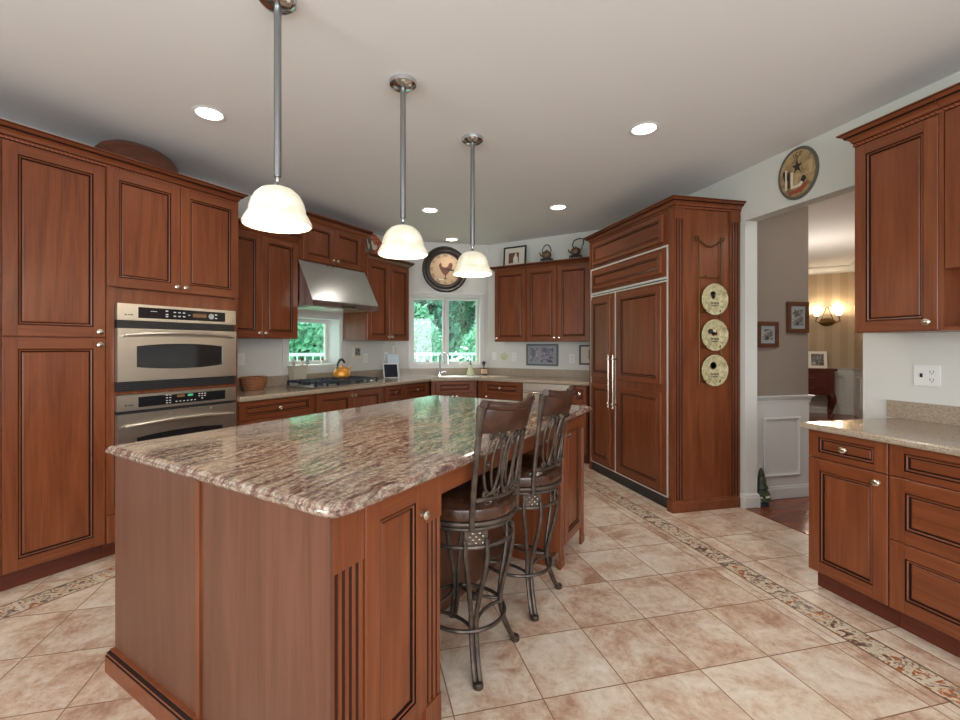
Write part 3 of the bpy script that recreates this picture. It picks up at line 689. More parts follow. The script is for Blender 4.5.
mb = MB(); mb.box(.004, .604, .06, .1, 0, .1); mb.build('toe_kick', 'black', dw)
# stone worktop around the corner with its splash
CT = .94
EDGE = [(-.004, 0), (.0, .004), (.004, .012), (.004, .030), (-.001, .037), (-.006, .04)]
f1 = DE(2.036, EP + .028)[:2]
ca = (EP + .028) / R2 + (YS - .028)        # x where left front edge meets window front edge
P2 = (ca, YS - .028); P3 = ((DBF - .03) / R2 - (YS - .028), YS - .028); P4 = ((DBF - .03) / R2 - 4.475, 4.475)
ctop = [DE(2.036, EW + .003)[:2], f1, P2, P3, P4, (XR - .003, 4.475), (XR - .003, cF[1] - .004), (cR[0] - .002, YW - .003), (cL[0] + .003, YW - .003)]
ct = thing('stone_worktop', 'beige speckled stone worktop running round the cooktop and sink corner', 'countertop')
def inset_sweep(mb, poly, prof, mat=0):
    mb.sweep(poly, prof, mat, closed=True)
mb = MB(); inset_sweep(mb, ctop, [(o, CT - .04 + z) for o, z in EDGE]); top_o = mb.build('worktop', 'quartz', ct)
mb = MB()
def splash(mb, p, q, h=.10, t=.02, z=CT):
    P, Q = Vector(p), Vector(q); d = (Q - P).normalized(); L = (Q - P).length; X = Matrix.Translation((P.x, P.y, 0)) @ Matrix.Rotation(math.atan2(d.y, d.x), 4, 'Z')
    mb.box(0, L, -t, -.001, z + .0005, z + h, 0, X)
splash(mb, DE(2.04, EW)[:2], cL); splash(mb, cL, cR); splash(mb, cR, ((DB / R2) - 4.88, 4.88)); mb.build('backsplash', 'quartz', ct)
# undermount sink
sk = thing('kitchen_sink', 'white enamel sink set in the worktop below the corner window', 'sink', (1.30, 5.83, CT), 0)
mb = MB(); pr = [(.0, .001), (.0, .006), (-.012, .008), (-.022, .004), (-.03, .0008)]
rr = [(-.23, -.14), (.27, -.14), (.27, .13), (-.23, .13)]; mb.sweep([(x, y) for x, y in rr][::-1], [(-o, z) for o, z in pr], 0, closed=False); mb.box(-.225, .265, -.135, .125, .0006, .0022); mb.build('sink_rim', 'whitep', sk)
fc = thing('faucet', 'chrome gooseneck faucet behind the sink', 'faucet', (1.09, 5.98, CT), 0)
mb = MB(); mb.lathe([(.028, .001), (.028, .01), (.02, .016), (.018, .07), (.013, .08), (.001, .081)], n=20); pts = [(0, 0, .07), (0, 0, .26)] + [(.055 - .055 * math.cos(a), -.02 * math.sin(a / 2), .26 + .06 * math.sin(a)) for a in [PI * i / 10 for i in range(1, 11)]]; mb.tube(pts, .011, 12)
mb.build('spout', 'chrome', fc)
mb = MB(); mb.tube([(.11, -.02, .26), (.112, -.02, .16)], [.013, .018], 12); mb.build('spray_head', 'chrome', fc)
mb = MB(); mb.tube([(.018, 0, .05), (.06, -.01, .062), (.085, -.012, .055)], [.009, .007, .009], 10); mb.build('lever', 'chrome', fc)
# ------------------------------------------------------------------ cooktop
ckd0, ckd1 = 2.735, 3.74
ck = thing('gas_cooktop', 'black and steel gas cooktop with continuous grates under the hood', 'cooktop', DE((ckd0 + ckd1) / 2 + .02, -3.575, CT), A_L)
mb = MB(); mb.sweep([(-.455, .20), (-.455, -.235), (.455, -.235), (.455, .20)][::1], [(0, .0005), (0, .012), (-.008, .016)], 0, closed=True); mb.build('steel_tray', 'steel', ck)
mb = MB()
for bx, by, r in ((-.30, -.1, .05), (-.30, .09, .04), (-.025, -.01, .06), (.25, -.1, .045), (.25, .09, .05)):
    mb.lathe([(r, .016), (r, .026), (r * .7, .028), (r * .7, .036), (.001, .038)], (bx, by, 0), 20)
mb.build('burners', 'black', ck)
for g in range(3):
    mb = MB(); x0 = -.44 + g * .278; x1 = x0 + .272; y0, y1 = -.215, .185; z = .066
    for a, b in (((x0, y0), (x1, y0)), ((x0, y1), (x1, y1)), ((x0, y0), (x0, y1)), ((x1, y0), (x1, y1))):
        mb.box(min(a[0], b[0]) - .006, max(a[0], b[0]) + .006, min(a[1], b[1]) - .006, max(a[1], b[1]) + .006, z - .02, z)
    for i in range(1, 5): yy = y0 + (y1 - y0) * i / 5; mb.box(x0, x1, yy - .005, yy + .005, z - .014, z + .002)
    xm = (x0 + x1) / 2; mb.box(xm - .005, xm + .005, y0, y1, z - .014, z + .004)
    for fx in (x0, xm, x1):
        for fy in (y0, y1): mb.box(fx - .009, fx + .009, fy - .009, fy + .009, .0165, z - .012)
    mb.build('grate', 'iron', ck)
for i in range(5):
    mb = MB(); mb.lathe([(.017, .016), (.018, .03), (.013, .045), (.001, .046)], (.425, -.17 + i * .075, 0), 14); mb.build('control_knob', 'nickel', ck)
# hood
hd = thing('range_hood', 'stainless steel slope-front range hood over the cooktop', 'range hood', DE(2.806, EW + .003, 1.728), A_L)
def xf(e): return -(e - (EW + .003))      # local y of an e plane (negative = out)
hw = .90; yb = -.002; yt = -(-3.60 - EW); yf = -(-3.395 - EW)
mb = MB(); sec = [(yb, .03), (yf, .03), (yf, .045), (yf + .002, .058), (yt, .448), (yb, .448)]
n = len(sec); vs = [(0, y, z) for y, z in sec] + [(hw, y, z) for y, z in sec]
mb.add(vs, [(i, (i + 1) % n, n + (i + 1) % n, n + i) for i in range(n)] + [list(range(n)), list(range(n, 2 * n))]); mb.build('canopy', 'hoodsteel', hd)
mb = MB(); mb.box(-.004, hw + .004, yf - .006, yb, .0, .029); mb.build('lower_rim', 'hoodsteel', hd)
mb = MB()
for i in range(3): mb.box(.04 + i * .28, .30 + i * .28, yf + .03, -.06, -.006, -.0005)
mb.build('filters', 'nickel', hd)
mb = MB(); mb.box(.36, .54, yf - .010, yf - .0065, .006, .022); mb.build('hood_switches', 'black', hd)
# ------------------------------------------------------------------ upper cabinets on the left
EU = -3.59; UDp = .405
def upper(name, label, loc, rz, w, z0, z1, doors, cr=(0, 0), big=False, hgt=.078, depth=UDp, group=None):
    r = thing(name, label, 'cabinet', (loc[0], loc[1], z0), rz, group); H = z1 - z0
    mb = MB(); mb.box(.0005, w - .0005, .02, depth, 0, H); mb.build('cabinet_body', 'wv', r)
    for x, dwid, kx in doors: front('door', r, x, .004, dwid, H - .008, [(kx, .045)] if kx else [], .058)
    crown(r, w, depth, H, cr[0], cr[1], big, hgt); return r
upper('wall_cabinet', 'cherry two-door wall cabinet between the tall oven cabinet and the hood', DE(2.036, EU), A_L, .768, 1.412, 2.335, [(.004, .376, .350), (.384, .376, .410)], (0, 0))
upper('wall_cabinet', 'short cherry two-door cabinet mounted over the steel hood', DE(2.806, EU), A_L, .928, 2.185, 2.575, [(.055, .392, .420), (.451, .392, .480)], (1, 1))
upper('wall_cabinet', 'cherry two-door wall cabinet between the hood and the corner window', DE(3.736, EU), A_L, .762, 1.412, 2.335, [(.004, .375, .350), (.383, .375, .410)], (0, 1))
DU = 5.31
upper('wall_cabinet', 'cherry one-door wall cabinet right of the corner window', DE(DU, -2.785), A_B, .459, 1.405, 2.343, [(.004, .451, .035)], (1, 0), hgt=.062, depth=.327)
upper('wall_cabinet', 'cherry two-door wall cabinet left of the tall refrigerator surround', DE(DU, -2.325), A_B, .825, 1.405, 2.343, [(.004, .405, .378), (.415, .405, .440)], (0, 0), hgt=.062, depth=.327)
# ------------------------------------------------------------------ refrigerator and surround
FX = 2.469; FY0 = 3.11; FY1 = 4.435; FWd = FY1 - FY0; FD = XR - FX - .003
fs = thing('refrigerator_surround', 'tall cherry surround with fluted pilasters enclosing the built-in refrigerator', 'cabinet', (FX, FY1, 0), A_R)
mb = MB(); mb.box(FWd - .05, FWd, 0, FD, .0, 2.452); mb.box(0, .03, 0, FD, 0, 2.452); mb.box(.03, FWd - .05, .012, FD, 2.176, 2.452); mb.build('cabinet_body', 'wv', fs)
front('flap_door', fs, .075, 2.205, FWd - .19, .225, [], .034, y=-.012, t=.02)
crown(fs, FWd, FD, 2.452, True, True, True, .082)
def flutes(mb, x0, x1, n, z0, z1, depth=.012, y=0):
    w = x1 - x0; pts = [(x0, y + .0), (x0, y - depth)]
    pitch = (w - .012) / n
    for i in range(n):
        c = x0 + .006 + pitch * (i + .5); r = pitch * .38
        for k in range(5):
            a = PI * k / 4; pts.append((c - r * math.cos(a), y - depth + r * .8 * math.sin(a)))
    pts += [(x1, y - depth), (x1, y + .0)]
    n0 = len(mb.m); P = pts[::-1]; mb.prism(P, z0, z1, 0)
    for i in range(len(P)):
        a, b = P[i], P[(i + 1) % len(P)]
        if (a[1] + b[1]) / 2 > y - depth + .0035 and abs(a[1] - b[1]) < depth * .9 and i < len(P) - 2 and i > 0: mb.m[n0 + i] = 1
def pilaster(parent, X, x0, x1, z0, z1, n=3, blk=.08, base_h=.0, name='pilaster'):
    mb = MB(); flutes(mb, x0, x1, n, z0 + base_h, z1 - blk)
    mb.box(x0 - .002, x1 + .002, -.016, 0, z1 - blk, z1)
    if base_h: mb.box(x0 - .002, x1 + .002, -.016, 0, z0, z0 + base_h)
    for i, v in enumerate(mb.v): mb.v[i] = X @ v
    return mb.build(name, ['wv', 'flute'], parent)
# side face of the surround looks along -Y in the world = local +x face; build in a frame turned by 90 degrees
XSd = Matrix.Translation((FWd, 0, 0)) @ Matrix.Rotation(PI / 2, 4, 'Z')
pilaster(fs, XSd, .012, .10, .095, 2.452, 3)
pilaster(fs, XSd, FD - .105, FD - .012, .095, 2.452, 3)
mb = MB(); mb.sweep([(FWd - .001, 0), (FWd, 0), (FWd, FD)][1:], [(0, 0), (.020, 0), (.020, .07), (.012, .082), (.012, .092), (0, .096)], 0); mb.build('base_molding', 'wh', fs)
mb = MB(); mb.box(FWd - .048, FWd + .018, -.016, .0, 0, .092); mb.build('base_block', 'wh', fs)
fr = thing('refrigerator', 'built-in refrigerator with cherry door panels, steel edges and long handles', 'refrigerator', (FX, FY1 - .032, 0), A_R)
Wf = FWd - .05 - .034
mb = MB(); mb.box(.002, Wf, .02, .60, .0, 2.17); mb.build('refrigerator_body', 'black', fr)
mb = MB()
for a in ((0, .014, .10, 2.17), (Wf - .018, Wf - .004, .10, 2.17), (.014, Wf - .018, 2.156, 2.17), (.014, Wf - .018, 1.895, 1.912), (.014, Wf - .018, 1.872, 1.884), (.014, Wf - .018, .098, .108)): mb.box(a[0], a[1], -.002, .02, a[2], a[3])
SP = .475; mb.box(SP - .007, SP + .007, -.002, .02, .108, 1.872); mb.build('steel_trim', 'lightsteel', fr)
mb = MB(); mb.box(.0, Wf, .05, .055, .0, .098); mb.build('toe_grille', 'black', fr)
def fpanel(name, x0, x1, z0, z1, s=.055):
    mb = MB(); mb.box(x0, x1, .0, .0195, z0, z1, 0); mb.build(name + '_back', 'wv', fr) if False else None
    return mb
def fdoor(name, x0, x1, z0, z1, pans):
    mb = MB(); mb.box(x0, x1, .0, .0195, z0, z1, 0); o = mb.build(name, 'wv', fr)
    for (a, b, c, d, s) in pans:
        p = MB(); panel(p, a, c, b - a, d - c, s, .0185, -.0185); p.build('raised_panel', PM, o)
    return o
fdoor('grille_door', .015, Wf - .019, 1.914, 2.154, [(.05, Wf - .075, 1.945, 2.125, .036)])
d1 = fdoor('freezer_door', .015, SP - .008, .110, 1.870, [(.035, SP - .075, 1.02, 1.84, .05), (.035, SP - .075, .14, .95, .05)])
d2 = fdoor('refrigerator_door', SP + .008, Wf - .019, .110, 1.870, [(SP + .065, Wf - .075, 1.02, 1.84, .05), (SP + .065, Wf - .075, .14, .95, .05)])
for hx, dd_ in ((SP - .04, d1), (SP + .04, d2)):
    mb = MB(); mb.tube([(hx, -.055, .745), (hx, -.055, 1.245)], .008, 12)
    for z in (.775, 1.215): mb.tube([(hx, -.001, z), (hx, -.062, z)], .007, 10); mb.sphere((hx, -.064, z), .011, 12)
    for z in (.74, 1.25): mb.sphere((hx, -.055, z), .011, 12)
    mb.build('handle', 'nickel', dd_)
# plate rack and plates on the side panel (world frame; panel plane Y = FY0)
pr_ = thing('plate_rack', 'slim scrolled bronze plate rack hanging on the refrigerator side panel', 'plate rack', (2.82, FY0, 1.0), 0)
mb = MB()
for x in (-.113, .098): mb.tube([(x, -.012, .035), (x, -.012, 1.20)], .0045, 8)
mb.tube([(-.113 + .211 * i / 14, -.012, 1.205 - .05 * math.sin(PI * i / 14)) for i in range(15)], .0055, 8)
for sx in (-1, 1):
    cx = -.130 if sx < 0 else .115
    mb.tube([(cx + .020 * math.cos(a) * (1 - a / 14), -.012, 1.215 + .020 * math.sin(a) * (1 - a / 14)) for a in [i * .5 for i in range(14)]], .005, 8)
for z in (.905, .62, .33, .05):
    mb.tube([(-.113, -.012, z), (.098, -.012, z)], .0045, 8)
    for x in (-.07, .065): mb.tube([(x, -.012, z), (x, -.035, z - .005), (x, -.042, z + .018)], .004, 8)
mb.build('rack_frame', 'antique', pr_)
def deco_plate(z, label, art):
    r = thing('decorative_plate', label, 'plate', (2.838, FY0 - .026, z), 0, 'rooster plates on the rack')
    mb = MB(); n = 48; R = .128; vs = []; fs = []
    rings = [(0, -.001), (.55, -.001), (.72, -.004), (.97, -.014), (1.0, -.012), (.9, -.003), (.5, .006), (0, .006)]
    for rr, y in rings:
        for j in range(n):
            a = 2 * PI * j / n; sc = 1 + (.022 * abs(math.sin(a * 8)) - .012 if rr > .8 else 0); vs.append((R * rr * sc * math.cos(a) + (1e-5 * math.cos(a)), y, R * rr * sc * math.sin(a) + 1e-5 * math.sin(a)))
    for i in range(len(rings) - 1):
        for j in range(n): fs.append((i * n + j, i * n + (j + 1) % n, (i + 1) * n + (j + 1) % n, (i + 1) * n + j))
    mb.add(vs, fs); mb.smooth = True; mb.build('plate_dish', 'plate', r)
    m = MB(); X = Matrix.Translation((0, -.0025, 0)) @ FR
    def bl(x, y, rx, ry, mt, k=14): m.prism([(x + rx * math.cos(2 * PI * i / k), y + ry * math.sin(2 * PI * i / k)) for i in range(k)], 0, .0015, mt, X)
    art(bl); 
    for i in range(6): bl(-.03 + .014 * i, -.028 - .004 * (i % 2), .004, .010, 0, 8)
    for i in range(5): bl(-.022 + .012 * i, -.052, .004, .006, 0, 8)
    m.build('painted_decoration', ['ink', 'offwhite', 'rust'], r)
    return r
def artA(bl): bl(-.012, .045, .026, .022, 0); bl(-.016, .052, .018, .014, 1); bl(-.01, .018, .016, .014, 0); bl(-.004, .022, .010, .012, 1)
def artB(bl): bl(-.035, .03, .026, .022, 0); bl(-.002, .028, .016, .018, 1); bl(.0, .012, .026, .014, 0); bl(-.012, .002, .014, .010, 2); bl(.022, .018, .008, .02, 2)
def artC(bl): bl(-.01, .04, .03, .030, 0); bl(-.01, .04, .025, .024, 1); bl(-.016, .03, .015, .010, 2); bl(.006, .048, .008, .006, 0)
deco_plate(1.722, 'scalloped cream plate with a small grey bird, topmost on the plate rack', artA)
deco_plate(1.430, 'scalloped cream plate with a dark bird with red, middle of the plate rack', artB)
deco_plate(1.142, 'scalloped cream plate with a ringed pale face motif, lowest on the plate rack', artC)
# ------------------------------------------------------------------ right run
RX = 2.44; ry0 = 1.982
base('base_cabinet', 'cherry cabinet at the open end of the right counter, one drawer over one door', (RX, ry0), A_R, .384, [('drawer', .002, .730, .380, .146, [(.195, .803)], (.056, .032)), ('door', .002, .108, .380, .617, [(.345, .680)], .062)], .88, .66)
b2 = base('base_cabinet', 'cherry three-drawer cabinet on the right edge of the view', (RX, ry0 - .386), A_R, .62, [('drawer', .002, .730, .616, .146, [(.31, .803)], (.06, .032)), ('drawer', .002, .43, .616, .296, [(.31, .6)], .062), ('drawer', .002, .108, .616, .318, [(.31, .27)], .062)], .88, .66)
rw_ = thing('stone_counter', 'short beige speckled counter on the right with a low stone splash', 'countertop')
mb = MB(); inset_sweep(mb, [(RX - .026, .95), (RX - .026, 1.998), (XR - .003, 1.998), (XR - .003, .95)][::-1], [(o, .88 + z * .85) for o, z in EDGE]); mb.build('worktop', 'quartz', rw_)
mb = MB(); mb.box(XR - .022, XR - .001, .95, 2.035, .9145, 1.015); mb.build('backsplash', 'quartz', rw_)
UX = 2.79
upper('wall_cabinet', 'cherry one-door wall cabinet over the right counter, nearest the doorway', (UX, 1.996), A_R, .384, 1.413, 2.484, [(.002, .380, .345)], (1, 0), True, .088, depth=.321)
nc = thing('wall_cabinet', 'cherry wall cabinet with an open shelf bay at the right edge of the view', 'cabinet', (UX, 1.996 - .386, 1.413), A_R)
mb = MB(); H = 2.484 - 1.413
mb.box(0, .018, .0, .327, 0, H); mb.box(.642, .66, 0, .327, 0, H); mb.box(.018, .642, 0, .327, 0, .018); mb.box(.018, .642, .02, .327, .31, H); mb.box(.018, .642, .315, .327, .018, .31); mb.build('cabinet_body', 'wv', nc)
front('door', nc, .020, .300, .308, H - .304, [(.29, .34)], .058); front('door', nc, .332, .300, .308, H - .304, [(.37, .34)], .058)
crown(nc, .66, .327, H, False, False, True, .088)
# ------------------------------------------------------------------ island
IZ = .886
isl = thing('kitchen_island', 'large cherry island base with fluted corner pilasters and seating recess', 'island', DE(.81, -.90), A_L)
IL = 3.05 - .81; ID = 2.177 - .90; K0 = 1.313 - .81; K1 = 2.57 - .81; KD = .36
mb = MB(); mb.box(.0, K0, 0.018, ID, .0, IZ - .001); mb.build('near_cabinet_body', 'wv', isl)
mb = MB(); mb.box(K0, K1, KD, ID, .0, IZ - .001); mb.build('recess_back', 'ip', isl)
mb = MB(); mb.box(K1, IL, .018, ID, .10, IZ - .001); mb.box(K1, IL, .10, ID, 0, .10); mb.build('far_cabinet_body', 'wv', isl)
mb = MB(); mb.box(K0, K1, .012, .03, .80, IZ - .001); mb.build('apron', 'wh', isl)
XI = Matrix.Identity(4)
pilaster(isl, Matrix.Translation((0, .018, 0)), .002, .116, 0, IZ - .001, 4, .155, .10)
pilaster(isl, Matrix.Translation((0, .018, 0)), K0 - .090, K0 - .002, 0, IZ - .001, 3, .155, .10)
front('door', isl, .120, .105, K0 - .214, IZ - .112, [(K0 - .094 - .028, .775)], .058, y=-.002)
pilaster(isl, Matrix.Translation((0, .018, 0)), K1 + .001, K1 + .07, 0, IZ - .001, 2, .10, .05)
pilaster(isl, Matrix.Translation((0, .018, 0)), IL - .068, IL - .001, 0, IZ - .001, 2, .10, .05)
front('door', isl, K1 + .075, .12, IL - K1 - .148, IZ - .135, [(K1 + .10, .79)], .06, y=0)
# end facing the camera: two flat panels, a bead between, stepped plinth
mb = MB()
XE = Matrix.Rotation(-PI / 2, 4, 'Z')      # local frame: x along -y... end face at x=0
mb.box(-.012, -.0005, .0, ID - .628 - .02, .09, IZ - .001); mb.build('end_panel', 'ip', isl)
mb = MB(); mb.box(-.012, -.0005, .628 + .022, ID, .09, IZ - .001); mb.build('end_panel', 'ip', isl)
isl.children[-1].data  # second end panel
for c in [c for c in isl.children if c.name.startswith('end_panel')]: bpy.data.objects.remove(c)
mb = MB(); mb.box(-.010, -.0005, .0, .616, .08, IZ - .001); mb.build('end_panel', 'ip', isl)
mb = MB(); mb.box(-.010, -.0005, .640, ID, .08, IZ - .001); mb.build('end_panel', 'ip', isl)
mb = MB(); mb.box(-.018, -.0005, .617, .639, .08, IZ - .001); mb.build('divider_strip', 'wv', isl)
mb = MB(); mb.sweep([(IL - .01, ID), (-.010, ID), (-.010, .02), (.0, .02)][::1], [(o, z) for o, z in [(0, 0), (.026, 0), (.026, .066), (.022, .070), (.022, .078), (.013, .088), (.013, .092), (0, .094)]], [0, 0, 1, 0, 1, 0, 0]); bmo = mb.build('base_molding', ['wh', 'glaze'], isl)
# granite top with a stepped edge
IE = [(-.014, 0), (-.006, .002), (.000, .008), (.003, .014), (.003, .019), (-.004, .0215), (-.004, .024), (-.008, .030), (-.018, .034)]
def roundpoly(pts, rad, k=6):
    out = []; n = len(pts)
    for i in range(n):
        p = Vector(pts[i]); a = (Vector(pts[i - 1]) - p).normalized(); b = (Vector(pts[(i + 1) % n]) - p).normalized(); r = rad[i]
        if r == 0: out.append(tuple(p)); continue
        A = p + a * r; B = p + b * r
        for j in range(k + 1):
            t = j / k; out.append(tuple((1 - t) ** 2 * A + 2 * t * (1 - t) * p + t * t * B))
    return out
ip = [DE(.785, -2.235)[:2], DE(3.14, -2.235)[:2], DE(3.14, -.868)[:2], DE(.785, -.868)[:2]]
ip = roundpoly(ip, [.015, .03, .05, .06])
mb = MB(); area = sum(ip[i - 1][0] * ip[i][1] - ip[i][0] * ip[i - 1][1] for i in range(len(ip)))
if area < 0: ip = ip[::-1]
mb.sweep(ip, [(o, IZ + z) for o, z in IE], 0, closed=True)
tag(mb.build('island_countertop', 'granite', smooth=False), 'polished pink and grey streaked granite top of the island', 'countertop')
# ------------------------------------------------------------------ bar stools
def stool(loc, rz, rot, label):
    r = thing('bar_stool', label, 'stool', loc, rz, 'bar stools at the island'); B = MB
    # legs: two bars each, over a diagonal
    prof = [(.205, .565), (.212, .50), (.205, .42), (.185, .33), (.168, .24), (.168, .19), (.182, .12), (.210, .05), (.236, .008)]
    def smoothp(p, k=4):
        out = []
        for i in range(len(p) - 1):
            P0, P1, P2, P3 = [Vector(p[max(0, min(len(p) - 1, j))]) for j in (i - 1, i, i + 1, i + 2)]
            for q in range(k):
                t = q / k; out.append(tuple(.5 * ((2 * P1) + (-P0 + P2) * t + (2 * P0 - 5 * P1 + 4 * P2 - P3) * t * t + (-P0 + 3 * P1 - 3 * P2 + P3) * t ** 3)))
        out.append(tuple(p[-1])); return out
    sp = smoothp(prof)
    for k in range(4):
        a = PI / 4 + k * PI / 2; X = Matrix.Rotation(a, 4, 'Z'); mb = B()
        for sgn in (-1, 1):
            pts = []
            for rr, z in sp:
                w = .045 if z > .5 else .045 * max(.23, min(1, (z - .17) / .33)) if z > .17 else .0105
                w = max(w, .0105); pts.append((rr, sgn * w, z))
            mb.tube(pts, .0105, 8, X=X)
        mb.lathe([(.018, 0), (.021, .004), (.021, .018), (.016, .024)], (.238, 0, 0), 14, X=X)
        lg = mb.build('leg', 'bronze', r)
    # apron: two hoops with four square plaques
    mb = B(); 
    for z in (.535, .607):
        mb.tube([(.208 * math.cos(t), .208 * math.sin(t), z) for t in [2 * PI * i / 48 for i in range(48)]], .0095, 8, closed=True, flat=1.0)
    for k in range(8):
        a = k * PI / 4
        if k % 2: continue
        mb.tube([(.208 * math.cos(a), .208 * math.sin(a), .535), (.208 * math.cos(a), .208 * math.sin(a), .607)], .006, 6)
    mb.build('apron_ring', 'bronze', r)
    for k in range(4):
        a = PI / 4 + k * PI / 2; X = Matrix.Rotation(a, 4, 'Z'); mb = B(); mb.box(.196, .206, -.048, .048, .532, .612, 0, X)
        for i in range(5):
            for j in range(4): 
                if (i + j) % 2 == 0: mb.sphere((.207, -.028 + .014 * i, .552 + .013 * j), .0055, 6, 1, X=X)
        mb.build('plaque', ['bronze', 'nickel'], r)
    mb = B(); mb.tube([(.178 * math.cos(t), .178 * math.sin(t), .185) for t in [2 * PI * i / 48 for i in range(48)]], .0085, 8, closed=True)
    mb.build('foot_ring', 'bronze', r)
    mb = B()
    for k in range(4):
        a0 = PI / 4 + k * PI / 2; cx, cy = .30 * math.cos(a0 + PI / 4), .30 * math.sin(a0 + PI / 4)
        pts = []
        for i in range(15):
            t = -1.0 + 2.0 * i / 14; ang = a0 + PI / 4 + PI + t * .95; pts.append((cx + .205 * math.cos(ang), cy + .205 * math.sin(ang), .195))
        pts = [p for p in pts if math.hypot(p[0], p[1]) < .175]
        mb.tube(pts, .0075, 8)
    mb.build('cross_brace', 'bronze', r)
    RS = Matrix.Rotation(rot, 4, 'Z')
    mb = B(); mb.tube([(.222 * math.cos(t), .222 * math.sin(t), .632) for t in [2 * PI * i / 48 for i in range(48)]], .011, 8, closed=True, X=RS); mb.lathe([(.10, .612), (.10, .622), (.21, .628), (.21, .636)], n=40, X=RS); mb.build('seat_ring', 'bronze', r)
    mb = B(); mb.lathe([(.20, .640), (.226, .646), (.233, .665), (.228, .690), (.205, .708), (.15, .719), (.08, .722), (.001, .722)], n=48, X=RS); mb.build('seat', 'leather', r)
    # back: uprights, curved rail, scrolled splat
    half = .150; y0 = -.172
    def byz(x, z):       # back surface, bowed outwards in the middle, leaning back
        t = (z - .60) / .5
        return y0 - .020 * t - .040 * t * t - (.028 + .030 * t) * (1 - (x / half) ** 2) * (1 if z > .7 else .75)
    bk = B()
    for sx in (-1, 1):
        bk.tube([(sx * half * (1 + .05 * max(0, (z - .8))), byz(sx * half, z), z) for z in [.612 + .41 * i / 12 for i in range(13)]], .0115, 8, X=RS, flat=1.15)
    bk.tube([(x, byz(x, .728), .728) for x in [-half + 2 * half * i / 16 for i in range(17)]], .0095, 8, X=RS)
    bk.tube([(x, byz(x, 1.004), 1.004) for x in [-half + 2 * half * i / 16 for i in range(17)]], .008, 8, X=RS)
    bk.build('back_frame', 'bronze', r)
    sl = B()
    for k in range(3):
        cx = -.082 + .082 * k; 
        pts = []
        for i in range(29):
            t = 2 * PI * i / 28; x = cx + .036 * math.cos(t) * 1.0; z = .868 + .122 * math.sin(t); pts.append((x, byz(x, z) - .003 * (k % 2), z))
        sl.tube(pts[:-1], .0062, 8, closed=True, X=RS)
    for k in range(2):
        cx = -.041 + .082 * k
        pts = []
        for i in range(28):
            t = 2 * PI * i / 28; x = cx + .036 * math.cos(t); z = .868 + .122 * math.sin(t); pts.append((x, byz(x, z) + .010, z))
        sl.tube(pts, .0058, 8, closed=True, X=RS)
    for zc, sg in ((.748, 1), (.986, -1)):
        for cx in (-.105, -.055, .0, .055, .105):
            pts = [(cx + .017 * math.cos(a) * (1 - a / 12), byz(cx, zc) - .004, zc + sg * .013 * math.sin(a) * (1 - a / 12)) for a in [i * .55 for i in range(13)]]
            sl.tube(pts, .0065, 8, X=RS)
    for cx in (-.082, 0, .082): sl.sphere((cx - .03, byz(cx, .872), .872), .008, 8, X=RS)
    sl.build('back_splat', 'bronze', r)
    # rail: upholstered board with rolled metal top
    rl = B(); n = 20; vs = []; fs = []
    sec = [(-.010, .998), (-.014, 1.012), (-.015, 1.08), (-.010, 1.095), (.010, 1.095), (.013, 1.07), (.012, .998)]
    hw_ = half * 1.03
    for i in range(n + 1):
        x = -hw_ + 2 * hw_ * i / n
        for dy, z in sec: vs.append((x, byz(x * half / hw_, z) + dy, z))
    k = len(sec)
    for i in range(n):
        for j in range(k): fs.append((i * k + j, i * k + (j + 1) % k, (i + 1) * k + (j + 1) % k, (i + 1) * k + j))
    fs += [list(range(k)), list(range(n * k, n * k + k))]
    rl.add(vs, fs, 0, RS); rl.smooth = True; rl.build('top_rail', 'railwood', r)
    rt = B(); pts = []
    for i in range(n + 1):
        x = -hw_ * 1.07 + 2.14 * hw_ * i / n; xc = max(-half, min(half, x)); pts.append((x, byz(xc, 1.08) - .012 - .03 * max(0, (abs(x) / hw_ - .85)), 1.098 + .014 * (x / hw_) ** 2))
    rt.tube(pts, .0175, 12, X=RS); rt.build('rolled_top', 'railwood', r)
    for sx in (-1, 1):
        ep = B(); ep.tube([(sx * hw_ * 1.03, byz(sx * half, z) - .001, z) for z in (.99, 1.01, 1.04, 1.07, 1.105)], [.011, .012, .014, .018, .020], 10, X=RS, flat=1.2); ep.build('end_cap', 'bronze', r)
    return r
stool(DE(1.680, -1.032), A_L, math.radians(-10), 'bronze and brown leather bar stool nearer the camera, back slightly turned')
stool(DE(2.205, -1.015), A_L, math.radians(-5), 'bronze and brown leather bar stool farther back, beside the far island cabinet')
tag((lambda m: m.build('folded_cloth', 'purple'))(MB().tube([DE(1.62 + .2 * i / 8, -1.10 - .03 * math.sin(i), .7385 + .002 * math.sin(i * 2)) for i in range(9)], [.014] * 9, 10, flat=.9)), 'small purple cloth lying on the seat of the nearer bar stool', 'cloth')
